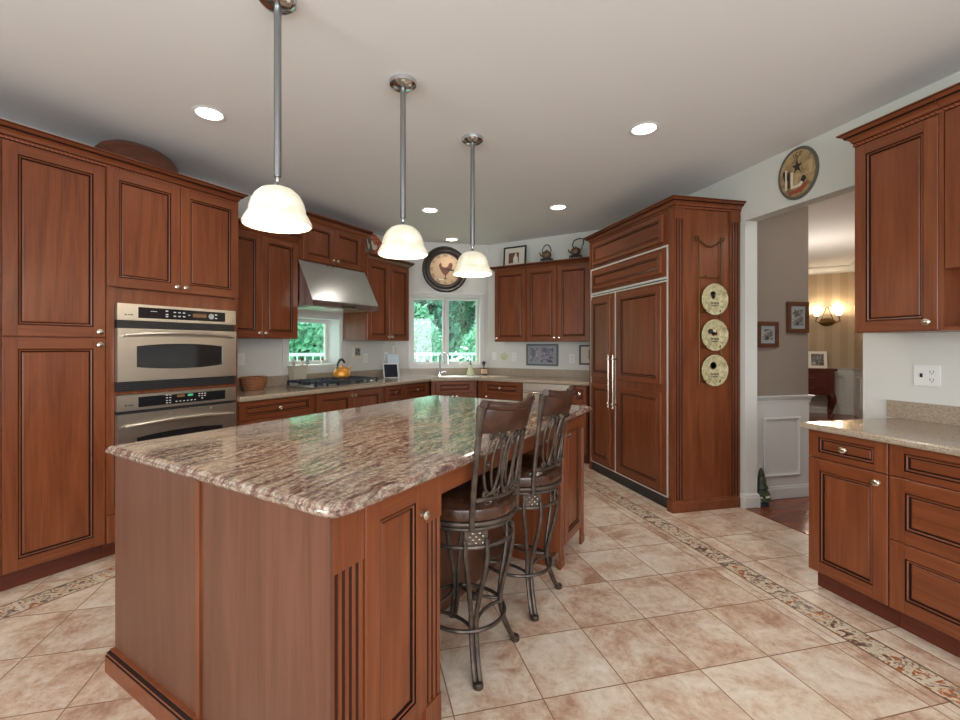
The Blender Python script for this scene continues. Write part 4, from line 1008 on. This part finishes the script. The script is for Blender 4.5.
# ------------------------------------------------------------------ lights
def pendant(loc, label):
    r = thing('pendant_light', label, 'pendant light', loc, 0, 'pendants over the island'); z = -loc[2] + CZ
    mb = MB(); mb.lathe([(.001, -.001), (.074, -.001), (.077, -.006), (.073, -.024), (.050, -.040), (.012, -.043), (.012, -.05)], n=36); mb.build('canopy', 'chrome', r)
    mb = MB(); mb.tube([(0, 0, -.04), (0, 0, -.755)], .0155, 12); mb.build('rod', 'pewter', r)
    mb = MB(); mb.lathe([(.006, -.75), (.009, -.765), (.007, -.775), (.016, -.79), (.034, -.803), (.036, -.808), (.001, -.808)], n=24); mb.build('cap', 'chrome', r)
    mb = MB(); pr = [(.012, -.798), (.035, -.800), (.066, -.812), (.090, -.834), (.105, -.862), (.112, -.888), (.1135, -.897), (.1105, -.900), (.1135, -.904), (.122, -.918), (.132, -.936), (.138, -.949), (.138, -.956), (.133, -.959), (.128, -.95), (.118, -.93), (.108, -.912), (.105, -.90), (.102, -.885), (.094, -.862), (.08, -.84), (.06, -.822), (.034, -.812), (.012, -.81)]
    mb.lathe(pr, n=48, cap=False); mb.build('glass_shade', 'shade', r)
    mb = MB(); mb.lathe([(.001, -.815), (.012, -.82), (.014, -.84), (.03, -.86), (.034, -.885), (.024, -.91), (.001, -.918)], n=18); mb.build('bulb', 'bulb', r)
    l = light('pendant_lamp', 'POINT', (0, 0, -.945), 5, (1, .88, .68), radius=.06, parent=r)
    return r
pendant((-.328, 1.992, CZ), 'alabaster bell pendant on a long rod, nearest the camera')
pendant((.243, 2.469, CZ), 'alabaster bell pendant on a long rod, middle one over the island')
pendant((.784, 3.026, CZ), 'alabaster bell pendant on a long rod, farthest, near the clock')
def can(x, y, label, e=16):
    r = thing('recessed_light', label, 'ceiling light', (x, y, CZ), 0, 'recessed ceiling lights')
    mb = MB(); mb.lathe([(.095, -.001), (.098, -.004), (.092, -.007), (.078, -.006), (.074, -.001)], n=36, cap=False); mb.build('trim_ring', 'whitep', r)
    mb = MB(); mb.lathe([(.074, -.001), (.074, -.003), (.001, -.003)], n=28); mb.build('lens', 'can', r)
    light('recessed_lamp', 'SPOT', (0, 0, -.02), e, (1, .93, .82), radius=.07, spot=math.radians(130), blend=.9, parent=r)
can(-.91, 3.08, 'round recessed light above the oven cabinet'); can(1.875, 2.64, 'round recessed light in front of the refrigerator')
can(.753, 4.72, 'round recessed light seen between the middle and farthest pendants'); can(2.045, 4.32, 'round recessed light in front of the back wall cabinets'); can(1.245, 5.93, 'small round recessed light just above the wall clock', 8)
can(-1.6, .9, 'unseen recessed light added behind the left side of the camera', 16); can(1.4, .3, 'unseen recessed light added behind the right side of the camera', 16)  # two downlights out of view, added for their light
# ------------------------------------------------------------------ wall clock
ck_ = thing('wall_clock', 'large round dark-framed clock with a rooster face above the corner window', 'clock', (1.195, YW - .001, 2.425), 0)
mb = MB(); XC = Matrix.Rotation(PI / 2, 4, 'X')
mb.lathe([(.20, 0), (.325, 0), (.326, .012), (.312, .030), (.296, .034), (.286, .026), (.268, .022), (.262, .032), (.248, .036), (.238, .028), (.234, .016), (.20, .012)], n=64, X=XC); mb.build('clock_frame', 'brownframe', ck_)
mb = MB(); mb.lathe([(.236, .008), (.236, .014), (.001, .014)], n=48, X=XC); mb.build('clock_face', 'cream', ck_)
mb = MB()
for i, s in enumerate(['XII', 'I', 'II', 'III', 'IIII', 'V', 'VI', 'VII', 'VIII', 'IX', 'X', 'XI']):
    a = PI / 2 - i * PI / 6; textmesh(mb, s, .052, XC @ Matrix.Translation((.192 * math.cos(a), .192 * math.sin(a), .0155)) @ Matrix.Rotation(a - PI / 2, 4, 'Z'))
for i in range(60):
    a = 2 * PI * i / 60; mb.box(-.0012, .0012, .220, .228, .0148, .0156, 0, XC @ Matrix.Rotation(a, 4, 'Z'))
textmesh(mb, 'PARIS', .016, XC @ Matrix.Translation((0, .10, .0155))) if False else None
mb.build('numerals', 'ink', ck_, smooth=False)
mb = MB()
def blob(mb, pts, X, mat=0, h=.002): mb.prism(pts, 0, h, mat, X)
XF = XC @ Matrix.Translation((0, 0, .0145))
XF = XF @ Matrix.Scale(1.2, 4)
blob(mb, [(-.075, .045), (-.06, .075), (-.045, .06), (-.04, .03), (0, .02), (.03, .035), (.045, .07), (.075, .08), (.09, .05), (.07, .0), (.03, -.05), (.005, -.075), (-.03, -.05), (-.06, -.005), (-.07, .02)], XF)
mb.box(-.004, .008, -.11, -.07, 0, .002, 0, XF); mb.box(-.02, .02, -.115, -.105, 0, .002, 0, XF); mb.build('rooster_picture', 'brownart', ck_)
mb = MB(); mb.box(-.005, .1, -.003, .004, .003, .0045, 0, XF @ Matrix.Rotation(-.15, 4, 'Z')); mb.box(-.005, .15, -.002, .003, .005, .0065, 0, XF @ Matrix.Rotation(-.05, 4, 'Z')); mb.build('clock_hand', 'ink', ck_)
mb = MB(); mb.box(-.055, .0, -.128, -.112, .0, .0015, 0, XF @ Matrix.Translation((-.02, 0, 0))); mb.build('pale_label', 'offwhite', ck_)
# ------------------------------------------------------------------ round painted sign over the doorway
sg = thing('round_sign', 'oval painted tin sign with a star and lettering above the doorway', 'sign', (XR - .001, 2.602, 2.594), A_R)
mb = MB(); mb.lathe([(.001, 0), (.188, 0), (.19, .006), (.186, .014), (.170, .016), (.166, .010), (.001, .010)], n=56, X=XC); mb.build('sign_board', 'signrim', sg)
mb = MB(); mb.lathe([(.167, .0095), (.167, .0125), (.001, .0125)], n=48, X=XC); mb.build('painted_face', 'signface', sg)
XG = XC @ Matrix.Translation((0, 0, .0125)); mb = MB()
for s, a in (('I', 104), ('C', 91), ('E', 77)): 
    q = math.radians(a); textmesh(mb, s, .045, XG @ Matrix.Translation((.135 * math.cos(q), .135 * math.sin(q), .001)) @ Matrix.Rotation(q - PI / 2, 4, 'Z'))
star = [((.052 if i % 2 == 0 else .02) * math.sin(PI * i / 5), .048 + (.052 if i % 2 == 0 else .02) * math.cos(PI * i / 5)) for i in range(10)]; mb.prism(star[::-1], 0, .0015, 0, XG)
mb.box(-.115, -.10, -.10, .05, 0, .0015, 1, XG); mb.box(-.09, -.07, -.09, .03, 0, .0015, 0, XG); mb.box(-.125, -.085, -.0, .08, 0, .0012, 0, XG @ Matrix.Rotation(.3, 4, 'Z')); mb.box(-.08, -.06, -.09, .02, 0.001, .0018, 1, XG @ Matrix.Translation((.02, 0, 0)))
mb.prism([(-.07, -.145), (.04, -.145), (.105, -.09), (.1, -.075), (.02, -.11), (-.09, -.12)], 0, .0016, 2, XG)
mb.prism([(-.06, -.10), (.03, -.10), (.075, -.055), (.07, -.045), (.01, -.085), (-.06, -.088)], 0, .0016, 1, XG); mb.prism([(.03, -.06), (.05, -.03), (.075, -.035), (.085, -.06), (.06, -.08)], 0, .0018, 0, XG)
mb.build('painted_picture', ['ink', 'offwhite', 'rust'], sg, smooth=False)
sg.scale = (.80, 1, 1)
# ------------------------------------------------------------------ things on top of the cabinets
def pictureframe(name, label, loc, rz, w, h, fw, fmat, mmat, pmat, pics, tilt=0, depth=.018, cat='picture'):
    r = thing(name, label, cat, loc, rz); X = Matrix.Rotation(-tilt, 4, 'X')
    mb = MB()
    for a in ((-w / 2, -w / 2 + fw, 0, h), (w / 2 - fw, w / 2, 0, h), (-w / 2 + fw, w / 2 - fw, 0, fw), (-w / 2 + fw, w / 2 - fw, h - fw, h)):
        mb.box(a[0], a[1], -depth, -.001, a[2], a[3], 0, X)
    mb.build('frame', fmat, r)
    mb = MB(); mb.box(-w / 2 + fw - .002, w / 2 - fw + .002, -depth * .6, -.002, fw - .002, h - fw + .002, 0, X); mb.build('mat_board', mmat, r)
    for (a, b, c, d) in pics:
        mb = MB(); mb.box(a, b, -depth * .6 - .0012, -depth * .6 - .0002, c, d, 0, X); mb.build('picture', pmat, r)
    return r
pictureframe('picture_frame', 'black framed picture standing on top of the back wall cabinets', DE(5.47, -2.56, 2.405), A_B, .33, .285, .02, 'blackframe', 'matwhite', 'brownart', [(-.09, .06, .06, .20)], .08)
pf = bpy.data.objects['picture_frame']
mb = MB(); X = Matrix.Rotation(-.08, 4, 'X')
mb.prism([(-.03, .06), (.04, .06), (.035, .13), (.015, .16), (.02, .185), (-.0, .19), (-.01, .165), (-.03, .13)], 0, .0012, 0, X @ Matrix.Translation((.01, -.0125, 0)) @ FR); mb.build('picture', 'offwhite', pf)
def teapot(loc, label, tall):
    r = thing('teapot', label, 'teapot', loc, A_B)
    mb = MB(); mb.lathe([(.03, .0), (.05, .01), (.062, .04), (.058, .07), (.04, .088), (.022, .094), (.022, .10), (.008, .106), (.008, .116), (.001, .118)], n=26, X=Matrix.Translation((0, 0, .068))); mb.tube([(-.05, 0, .10), (-.085, 0, .125), (-.098, 0, .155)], [.014, .010, .007], 10); mb.build('pot', 'teapot', r)
    mb = MB()
    if not tall: mb.tube([(.06 * math.cos(a) * 1.0, 0, .15 + .095 * math.sin(a)) for a in [PI * i / 14 for i in range(15)]], .007, 8)
    else: mb.tube([(-.03, 0, .16), (-.04, 0, .21), (-.02, 0, .255), (.04, 0, .272), (.095, 0, .262), (.098, 0, .22), (.075, 0, .15), (.055, 0, .11)], .008, 8)
    mb.build('handle', 'iron', r)
    mb = MB(); mb.box(-.07, .07, -.045, .045, .052, .066)
    for x in (-.062, .062):
        for y in (-.037, .037): mb.tube([(x, y, .055), (x * 1.08, y, .03), (x * 1.0, y, 0.0)], .0065, 8)
    mb.build('stand', 'iron', r); return r
teapot(DE(5.45, -2.10, 2.405), 'brown teapot with round hoop handle on a small iron stand above the cabinets', False)
teapot(DE(5.45, -1.72, 2.405), 'brown teapot with tall crooked handle on an iron stand above the cabinets', True)
def lean_plate(loc, rz, r_, mat, label, tilt):
    r = thing('decorative_plate', label, 'plate', loc, rz); X = Matrix.Translation((0, 0, r_)) @ Matrix.Rotation(PI / 2 - tilt, 4, 'X')
    mb = MB(); mb.lathe([(.001, .002), (r_ * .55, .002), (r_ * .7, .008), (r_, .018), (r_ * .98, .022), (r_ * .7, .013), (r_ * .55, .007), (.001, .007)], n=40, X=X); mb.build('plate_dish', mat, r)
    mb = MB(); Y = X @ Matrix.Translation((0, 0, .0075)); mb.prism([(-.05, -.04), (.0, -.055), (.05, -.03), (.06, .03), (.03, .01), (.0, .02), (-.02, .06), (-.05, .05), (-.04, .01)], 0, .002, 0, Y); mb.build('painted_decoration', 'offwhite', r)
lean_plate(DE(4.03, -3.77, 2.415), A_L, .148, 'redglaze', 'red and cream rooster plate propped above the cabinet right of the hood', .15)
lean_plate(DE(3.86, -3.70, 2.415), A_L + .5, .120, 'greenglaze', 'dark plate half hidden left of the red rooster plate', .12)
# ------------------------------------------------------------------ small things on the counters
bk = thing('wicker_basket', 'small round wicker basket on the counter beside the ovens', 'basket', DE(2.475, -3.80, CT), A_L)
mb = MB(); mb.lathe([(.001, .001), (.085, .001), (.10, .03), (.110, .08), (.114, .115), (.106, .115), (.10, .08), (.09, .03), (.001, .012)], n=36, sx=1.1, sy=.8); mb.build('woven_body', 'wicker', bk)
mb = MB(); mb.tube([(.12 * math.cos(t), .089 * math.sin(t), .115) for t in [2 * PI * i / 36 for i in range(36)]], .007, 8, closed=True); mb.build('rim', 'wicker', bk)
pl = thing('stone_planter', 'square beige planter holding small figurines left behind the cooktop', 'planter', DE(3.035, -3.90, CT + .0), A_L)
mb = MB(); mb.add([(-.07, -.04, .001), (.07, -.04, .001), (.07, .04, .001), (-.07, .04, .001), (-.082, -.05, .190), (.082, -.05, .190), (.082, .05, .190), (-.082, .05, .190)], [(0, 1, 2, 3), (4, 5, 6, 7), (0, 1, 5, 4), (1, 2, 6, 5), (2, 3, 7, 6), (3, 0, 4, 7)]); mb.box(-.088, .088, -.054, .054, .190, .203); mb.build('planter_box', 'stone', pl)
def figurine(loc, rz, label, sc, mats, ears=1, group=None):
    r = thing('figurine', label, 'figurine', loc, rz, group); 
    mb = MB(); X = Matrix.Scale(sc, 4); mb.sphere((0, 0, .03), .03, 14, 0, .8, .8, 1.0, X); mb.sphere((0, 0, .0115), .022, 12, 0, 1.1, 1.0, .5, X); mb.build('body', mats[0], r)
    mb = MB(); mb.sphere((.005, -.004, .072), .02, 12, 0, 1, 1, 1, X); mb.lathe([(.006, 0), (.001, .018)], (.025, -.004, .07), 8, 0, X @ Matrix.Translation((.02, 0, .07)) @ Matrix.Rotation(PI / 2, 4, 'Y') @ Matrix.Translation((-.025, .004, -.07)))
    if ears:
        for s in (-1, 1): mb.sphere((-.008, s * .012, .092), .008, 8, 0, .7, .7, 1.6, X)
    mb.build('head', mats[1], r); return r
figurine(DE(2.985, -3.90, CT + .203), A_L, 'pale bird figurine on the left of the stone planter', .75, ('stone', 'offwhite'))
figurine(DE(3.085, -3.90, CT + .203), A_L + .5, 'white and brown figurine on the right of the stone planter', .85, ('offwhite', 'brownart'))
sill = 1.1385
figurine(DE(3.29, -4.065, sill), A_L, 'grey bird figurine on the window sill above the cooktop', .95, ('matgrey', 'matgrey'))
figurine(DE(3.12, -4.065, sill), A_L + 2.6, 'small white bird figurine on the sill nearest the left frame', .75, ('offwhite', 'matgrey'))
figurine(DE(3.50, -4.065, sill), A_L + 1, 'red and white small figurine at the right end of the sill', .8, ('offwhite', 'rust'))
kt = thing('tea_kettle', 'golden yellow tea kettle with black handle on the back burner', 'kettle', DE(3.43, -3.47 - .03, CT + .0705), A_L)
kt.location = DE(3.385, -3.625, CT + .0705)
mb = MB(); mb.lathe([(.001, 0), (.075, .001), (.092, .018), (.095, .045), (.08, .08), (.05, .102), (.03, .108), (.03, .113), (.012, .116), (.010, .128), (.001, .130)], n=36); mb.tube([(.07, 0, .05), (.105, 0, .075), (.125, 0, .11)], [.018, .014, .010], 12); mb.build('kettle_body', 'kettle', kt)
mb = MB(); mb.tube([(-.062, 0, .085), (-.058, 0, .14), (-.03, 0, .185), (.005, 0, .19), (.03, 0, .17), (.04, 0, .15)], [.009, .010, .013, .013, .012, .01], 10); mb.build('handle', 'black', kt)
tb = thing('tablet', 'dark tablet on a white stand on the counter near the corner window', 'tablet', DE(4.33, -3.74, CT), A_L - .5)
X = Matrix.Rotation(-.25, 4, 'X'); mb = MB(); mb.box(-.10, .10, 0, .010, .006, .195, 0, X); mb.build('tablet_case', 'whitep', tb); mb = MB(); mb.box(-.088, .088, -.002, -.0003, .012, .178, 0, X); mb.build('screen', 'screen', tb)
mb = MB(); mb.box(-.02, .02, .01, .10, .001, .008); mb.build('stand', 'whitep', tb)
nt_ = tag((lambda m: m.build('paper_note', 'paper', loc=DE(4.50, -3.84, CT), rot=(0, 0, A_L - .25)))(MB().box(-.09, .09, 0, .004, .001, .30, 0, Matrix.Rotation(-.1, 4, 'X'))), 'white sheet of paper standing behind the dark tablet', 'paper')
sp_ = thing('soap_bottle', 'pale round soap bottle with dark pump right of the faucet', 'bottle', (1.50, 5.90, CT)); mb = MB(); mb.lathe([(.001, .001), (.045, .001), (.056, .02), (.05, .06), (.03, .10), (.018, .135), (.015, .155), (.001, .156)], n=26); mb.build('bottle_body', 'soap', sp_)
mb = MB(); mb.lathe([(.016, .155), (.016, .17), (.005, .174), (.005, .20), (.012, .202), (.012, .21), (.001, .212)], n=14); mb.tube([(0, 0, .206), (-.03, -.01, .206)], .005, 8); mb.build('pump', 'blackframe', sp_)
pp = thing('potted_plant', 'small dark-leaved plant in a banded pot right of the soap bottle', 'plant', (1.725, 6.02, CT)); mb = MB(); mb.box(-.036, .036, -.036, .036, .001, .022, 1); mb.box(-.034, .034, -.034, .034, .022, .09, 0); mb.box(-.036, .036, -.036, .036, .09, .103, 1); mb.build('pot', ['cream', 'ink'], pp)
mb = MB(); random.seed(3)
for i in range(9):
    a = random.uniform(0, 6.28); h_ = random.uniform(.05, .10); rr = random.uniform(.01, .035); mb.tube([(0, 0, .10), (rr * .5 * math.cos(a), rr * .5 * math.sin(a), .10 + h_ * .6), (rr * math.cos(a), rr * math.sin(a), .10 + h_)], [.002, .002, .008], 6); 
mb.build('leaves', 'blackframe', pp)
# wall plates
def outlet(loc, rz, label, gangs=1, kind='outlet'):
    r = thing('wall_outlet' if kind == 'outlet' else 'light_switch', label, 'outlet' if kind == 'outlet' else 'switch', loc, rz)
    w = .073 + .046 * (gangs - 1); mb = MB(); mb.box(-w / 2, w / 2, -.006, -.0005, -.058, .058); mb.build('cover_plate', 'whitep', r)
    mb = MB()
    for g in range(gangs):
        cx = (g - (gangs - 1) / 2) * .046 if gangs > 1 else 0
        if kind == 'outlet' and not (gangs > 1 and g == 0):
            for zc in (-.022, .022):
                mb.box(cx - .009, cx - .006, -.0068, -.0061, zc - .006, zc + .006); mb.box(cx + .006, cx + .009, -.0068, -.0061, zc - .006, zc + .006); mb.box(cx - .003, cx + .003, -.0068, -.0061, zc - .015, zc - .010)
        else: mb.box(cx - .005, cx + .005, -.012, -.0061, -.011, .011)
    mb.build('slots' if kind == 'outlet' else 'toggle', 'slot' if kind == 'outlet' else 'whitep', r); return r
outlet((XR, 1.852, 1.172), A_R, 'white double wall plate with switch and outlet above the right counter', 2)
outlet(DE(2.475, EW, 1.22), A_L, 'white wall plate beside the oven cabinet above the basket', 1, 'switch')
outlet(DE(4.13, EW, 1.195), A_L, 'white outlet between the framed tile and the tablet')
outlet(DE(4.52, EW, 1.21), A_L, 'white outlet directly above the dark tablet')
outlet(DE(DB, -2.955, 1.205), A_B, 'white switch plate nearest the corner window on the back wall', 1, 'switch')
outlet(DE(DB, -2.645, 1.20), A_B, 'white outlet between the hanging ornament and the double photo frame')
outlet(DE(DB, -1.83, 1.185), A_B, 'white outlet right of the double photo frame')
ft = pictureframe('framed_tile', 'small square cream framed tile on the wall right of the cooktop window', DE(3.985, EW, 1.198), A_L, .155, .155, .028, 'offwhite', 'matgrey', 'ink', [(-.03, -.006, .05, .078), (.004, .03, .078, .105), (-.028, .0, .09, .105), (.006, .034, .045, .062)], cat='tile')
pictureframe('picture_frame', 'grey framed pair of photos on the wall under the back cabinets', DE(DB, -2.235, 1.085), A_B, .45, .29, .022, 'greyframe', 'matgrey', 'photo1', [(-.165, -.055, .06, .235), (-.015, .155, .045, .245)])
pictureframe('picture_frame', 'black framed print on the back wall partly hidden by the refrigerator', DE(DB, -1.57, 1.11), A_B, .32, .25, .02, 'blackframe', 'matwhite', 'ink', [(-.04, .05, .07, .19)])
orn = thing('hanging_ornament', 'small oval leaf ornament hanging on the back wall under the cabinets', 'ornament', DE(DB, -2.80, 1.20), A_B); mb = MB(); mb.lathe([(.001, 0), (.045, 0), (.048, .004), (.04, .008), (.001, .010)], n=24, X=Matrix.Translation((0, -.001, 0)) @ XC, sx=1.2); mb.tube([(0, -.005, .045), (0, -.005, .075)], .003, 6); mb.build('oval_disc', 'soap', orn)
ph = thing('wall_phone', 'small white wall phone left of the corner window', 'phone', DE(4.68, EW, 1.23), A_L)
mb = MB(); mb.box(-.035, .035, -.02, -.001, -.10, .12); mb.build('phone_base', 'whitep', ph); mb = MB(); mb.box(-.022, .022, -.05, -.0205, -.02, .10); mb.box(-.022, .022, -.044, -.0205, -.09, -.03); mb.build('handset', 'offwhite', ph)
# ------------------------------------------------------------------ hall and dining things
tr = thing('ornament_tree', 'small dark green tabletop tree with white base on the hall floor by the doorway', 'ornament', (3.33, 3.105, 0))
mb = MB(); mb.lathe([(.055, 0), (.058, .01), (.05, .03), (.001, .032)], n=20); mb.build('base', 'iron', tr)
mb = MB(); pr = [(.02, .03)]
for i in range(5): z = .045 + i * .05; r_ = .078 * (1 - i * .17); pr += [(r_, z), (r_ * .6, z + .045)]
mb.lathe(pr + [(.001, .315)], n=18); mb.build('tree_cone', 'treegreen', tr)
mb = MB(); random.seed(5)
for i in range(14):
    a = random.uniform(0, 6.28); mb.sphere((.055 * math.cos(a), .055 * math.sin(a), random.uniform(.04, .08)), .011, 8)
mb.build('white_flowers', 'offwhite', tr)
def hallpic(x, z, w, h, label, fw=.036):
    r = pictureframe('picture_frame', label, (x, 3.199, z - h / 2), 0, w, h, fw, 'walnut', 'matgrey', 'photo2', [(-w / 2 + fw + .022, w / 2 - fw - .022, fw + .03, h - fw - .03)]); return r
hallpic(3.487, 1.442, .225, .225, 'smaller walnut framed photo on the taupe hall wall, lower left')
hallpic(3.815, 1.597, .232, .275, 'larger walnut framed photo on the taupe hall wall, higher right')
bf = thing('buffet_table', 'dark mahogany buffet with cabriole leg against the dining room wall', 'table', DE(DD - .47, .25), A_B)
BW = 1.33; mb = MB(); mb.box(-.02, BW + .02, -.02, .45, .885, .915); mb.box(-.01, BW + .01, -.01, .45, .87, .885); mb.build('top', 'mahog', bf)
mb = MB(); mb.box(.02, BW - .02, .02, .44, .40, .87); mb.build('case', 'mahog', bf)
for i in range(2):
    for j in range(2):
        f = MB(); x0 = .05 + i * .62; z0 = .44 + j * .21; f.box(x0, x0 + .58, .005, .0195, z0, z0 + .19); d = f.build('drawer', 'mahog', bf); k = MB(); k.tube([(x0 + .25, .0, z0 + .1), (x0 + .29, -.015, z0 + .085), (x0 + .33, .0, z0 + .1)], .005, 8); k.build('pull', 'antique', d)
for x in (.06, BW - .06):
    for y in (.06, .40):
        l = MB(); l.tube([(x, y, .42), (x + .02, y - .02, .36), (x + .03, y - .03, .28), (x + .005, y, .14), (x - .005, y, .05), (x + .012, y - .012, .0)], [.05, .05, .042, .026, .02, .032], 12); l.build('leg', 'mahog', bf)
pictureframe('picture_frame', 'white framed photo standing on the dark buffet', DE(DD - .25, 1.325, .9155), A_B, .30, .34, .05, 'whiteframe', 'photo2', 'photo2', [(-.09, .09, .06, .28)], .22)
sc = thing('wall_sconce', 'antique brass wall sconce with two lit glass cups over the buffet', 'sconce', DE(DD - .001, 1.50, 1.94), A_B)
mb = MB(); mb.lathe([(.001, .0), (.07, 0), (.08, .03), (.05, .05), (.001, .055)], (0, 0, 0), 20, X=Matrix.Translation((0, 0, -.1)) @ XC, sx=1.6)
for s in (-1, 1):
    mb.tube([(0, -.05, -.1), (s * .12, -.09, -.12), (s * .19, -.10, -.08), (s * .17, -.10, .0)], .010, 8)
    mb.tube([(s * .10, -.04, -.07), (s * .05, -.04, .08), (s * .01, -.04, .2), (s * .05, -.04, .24), (s * .07, -.04, .2)], .009, 8)
    mb.lathe([(.02, -.01), (.035, .01), (.02, .015)], (s * .17, -.10, 0), 12)
mb.build('scroll_bracket', 'antique', sc)
for s in (-1, 1):
    g = MB(); g.lathe([(.02, .012), (.045, .03), (.06, .06), (.082, .10), (.079, .102), (.056, .062), (.04, .034), (.001, .02)], (s * .17, -.11, 0), 20, cap=False); g.build('glass_cup', 'sconceglass', sc)
    light('sconce_lamp', 'POINT', (s * .17, -.11, .15), 3.5, (1, .84, .62), radius=.04, parent=sc)
# ------------------------------------------------------------------ outdoors
gd = MB(); gd.box(-40, 40, 6.6, 60, -.7, -.5); o = gd.build('ground', 'lawn'); struct(o)
gd = MB(); gd.box(-40, -5.2, -30, 6.6, -.7, -.5); o = gd.build('ground_side', 'lawn'); struct(o)
def foliage(name, label, loc, rx, rz_, n, mat, size, cat='tree', trunk=False, seed=0):
    r = thing(name, label, cat, loc, 0, 'greenery outside the windows'); random.seed(seed); mb = MB()
    blobs = [(random.uniform(-.6, .6) * rx, random.uniform(-.5, .5) * rx, random.uniform(.35, .85) * rz_, random.uniform(.3, .5)) for _ in range(16)] + [(0, 0, .5 * rz_, .7)]
    for i in range(n):
        bx, by, bz, br = random.choice(blobs); th = random.uniform(0, 2 * PI); cp = random.uniform(-1, 1); sp = math.sqrt(1 - cp * cp); q = random.uniform(.75, 1.05)
        c = Vector((bx + rx * br * q * sp * math.cos(th), by + rx * br * q * sp * math.sin(th), max(.02, bz + rz_ * br * .6 * q * cp)))
        a = Vector((random.gauss(0, 1), random.gauss(0, 1), random.gauss(0, 1))).normalized(); b = a.orthogonal().normalized(); s = size * random.uniform(.6, 1.3)
        c2v = a.cross(b); mb.add([c - b * s, c + c2v * s * .5 + a * s * .15, c + b * s, c - c2v * s * .5 + a * s * .15], [(0, 1, 2, 3)])
    me = mb
    o = MB(); o.v, o.f, o.m = me.v, me.f, me.m
    mesh = bpy.data.meshes.new('foliage'); mesh.from_pydata([tuple(v) for v in o.v], [], o.f); mesh.materials.append(M[mat]); ob = bpy.data.objects.new('foliage', mesh); COL.objects.link(ob); ob.parent = r
    t = MB(); t.tube([(0, 0, 0), (.05 * rx, 0, rz_ * .35), (-.03 * rx, .05 * rx, rz_ * .7)], [.07 * rx, .055 * rx, .02 * rx], 8); t.build('trunk', 'bark', r)
    return r
G = -.5
foliage('shrub', 'pale green rounded shrub outside, left in the corner window', (1.35, 13.0, G), 1.35, 3.0, 6000, 'leaf1', .10, 'shrub', seed=1)
foliage('shrub', 'pale green rounded shrub outside, right in the corner window', (4.1, 13.0, G), 1.35, 3.0, 6000, 'leaf1', .10, 'shrub', seed=2)
foliage('shrub', 'pale shrub seen low through the cooktop window', (-1.6, 11.4, G), 1.4, 2.7, 6000, 'leaf1', .10, 'shrub', seed=5)
foliage('tree', 'dark green tree beyond the shrubs, upper left of the corner window', (2.0, 18.5, G), 2.4, 6.0, 8500, 'leaf2', .22, 'tree', seed=3)
foliage('tree', 'dark green tree beyond the shrubs, upper right of the corner window', (6.9, 18.5, G), 2.4, 6.0, 8500, 'leaf2', .22, 'tree', seed=4)
foliage('tree', 'dark tree seen through the cooktop window', (-2.9, 18.0, G), 2.4, 6.0, 8500, 'leaf2', .22, 'tree', seed=6)
foliage('tree', 'green tree farther left behind the house seen through the cooktop window', (-7.8, 16.5, G), 2.3, 6.5, 5000, 'leaf2', .22, 'tree', seed=8)
foliage('tree', 'tall pale tree far behind filling the gap in the corner window', (4.6, 24.5, G), 3.6, 9.0, 8500, 'leaf1', .28, 'tree', seed=9)
foliage('tree', 'tall pale tree far behind seen through the cooktop window', (-5.0, 25.0, G), 3.6, 9.0, 7000, 'leaf1', .28, 'tree', seed=10)
rl_ = thing('porch_railing', 'white porch railing outside the corner window', 'railing', (2.0, 9.2, -.5))
mb = MB(); mb.box(-3.5, 3.5, -.03, .03, 1.66, 1.72); mb.build('top_rail', 'porch', rl_); mb = MB(); mb.box(-3.5, 3.5, -.02, .02, .9, .95); mb.build('bottom_rail', 'porch', rl_)
mb = MB()
for i in range(48): x = -3.45 + i * .147; mb.box(x - .012, x + .012, -.012, .012, .95, 1.66)
mb.build('balusters', 'porch', rl_)
mb = MB()
for x in (-3.5, -1.2, 1.2, 3.5): mb.box(x - .05, x + .05, -.05, .05, 0, 1.78)
mb.build('posts', 'porch', rl_)
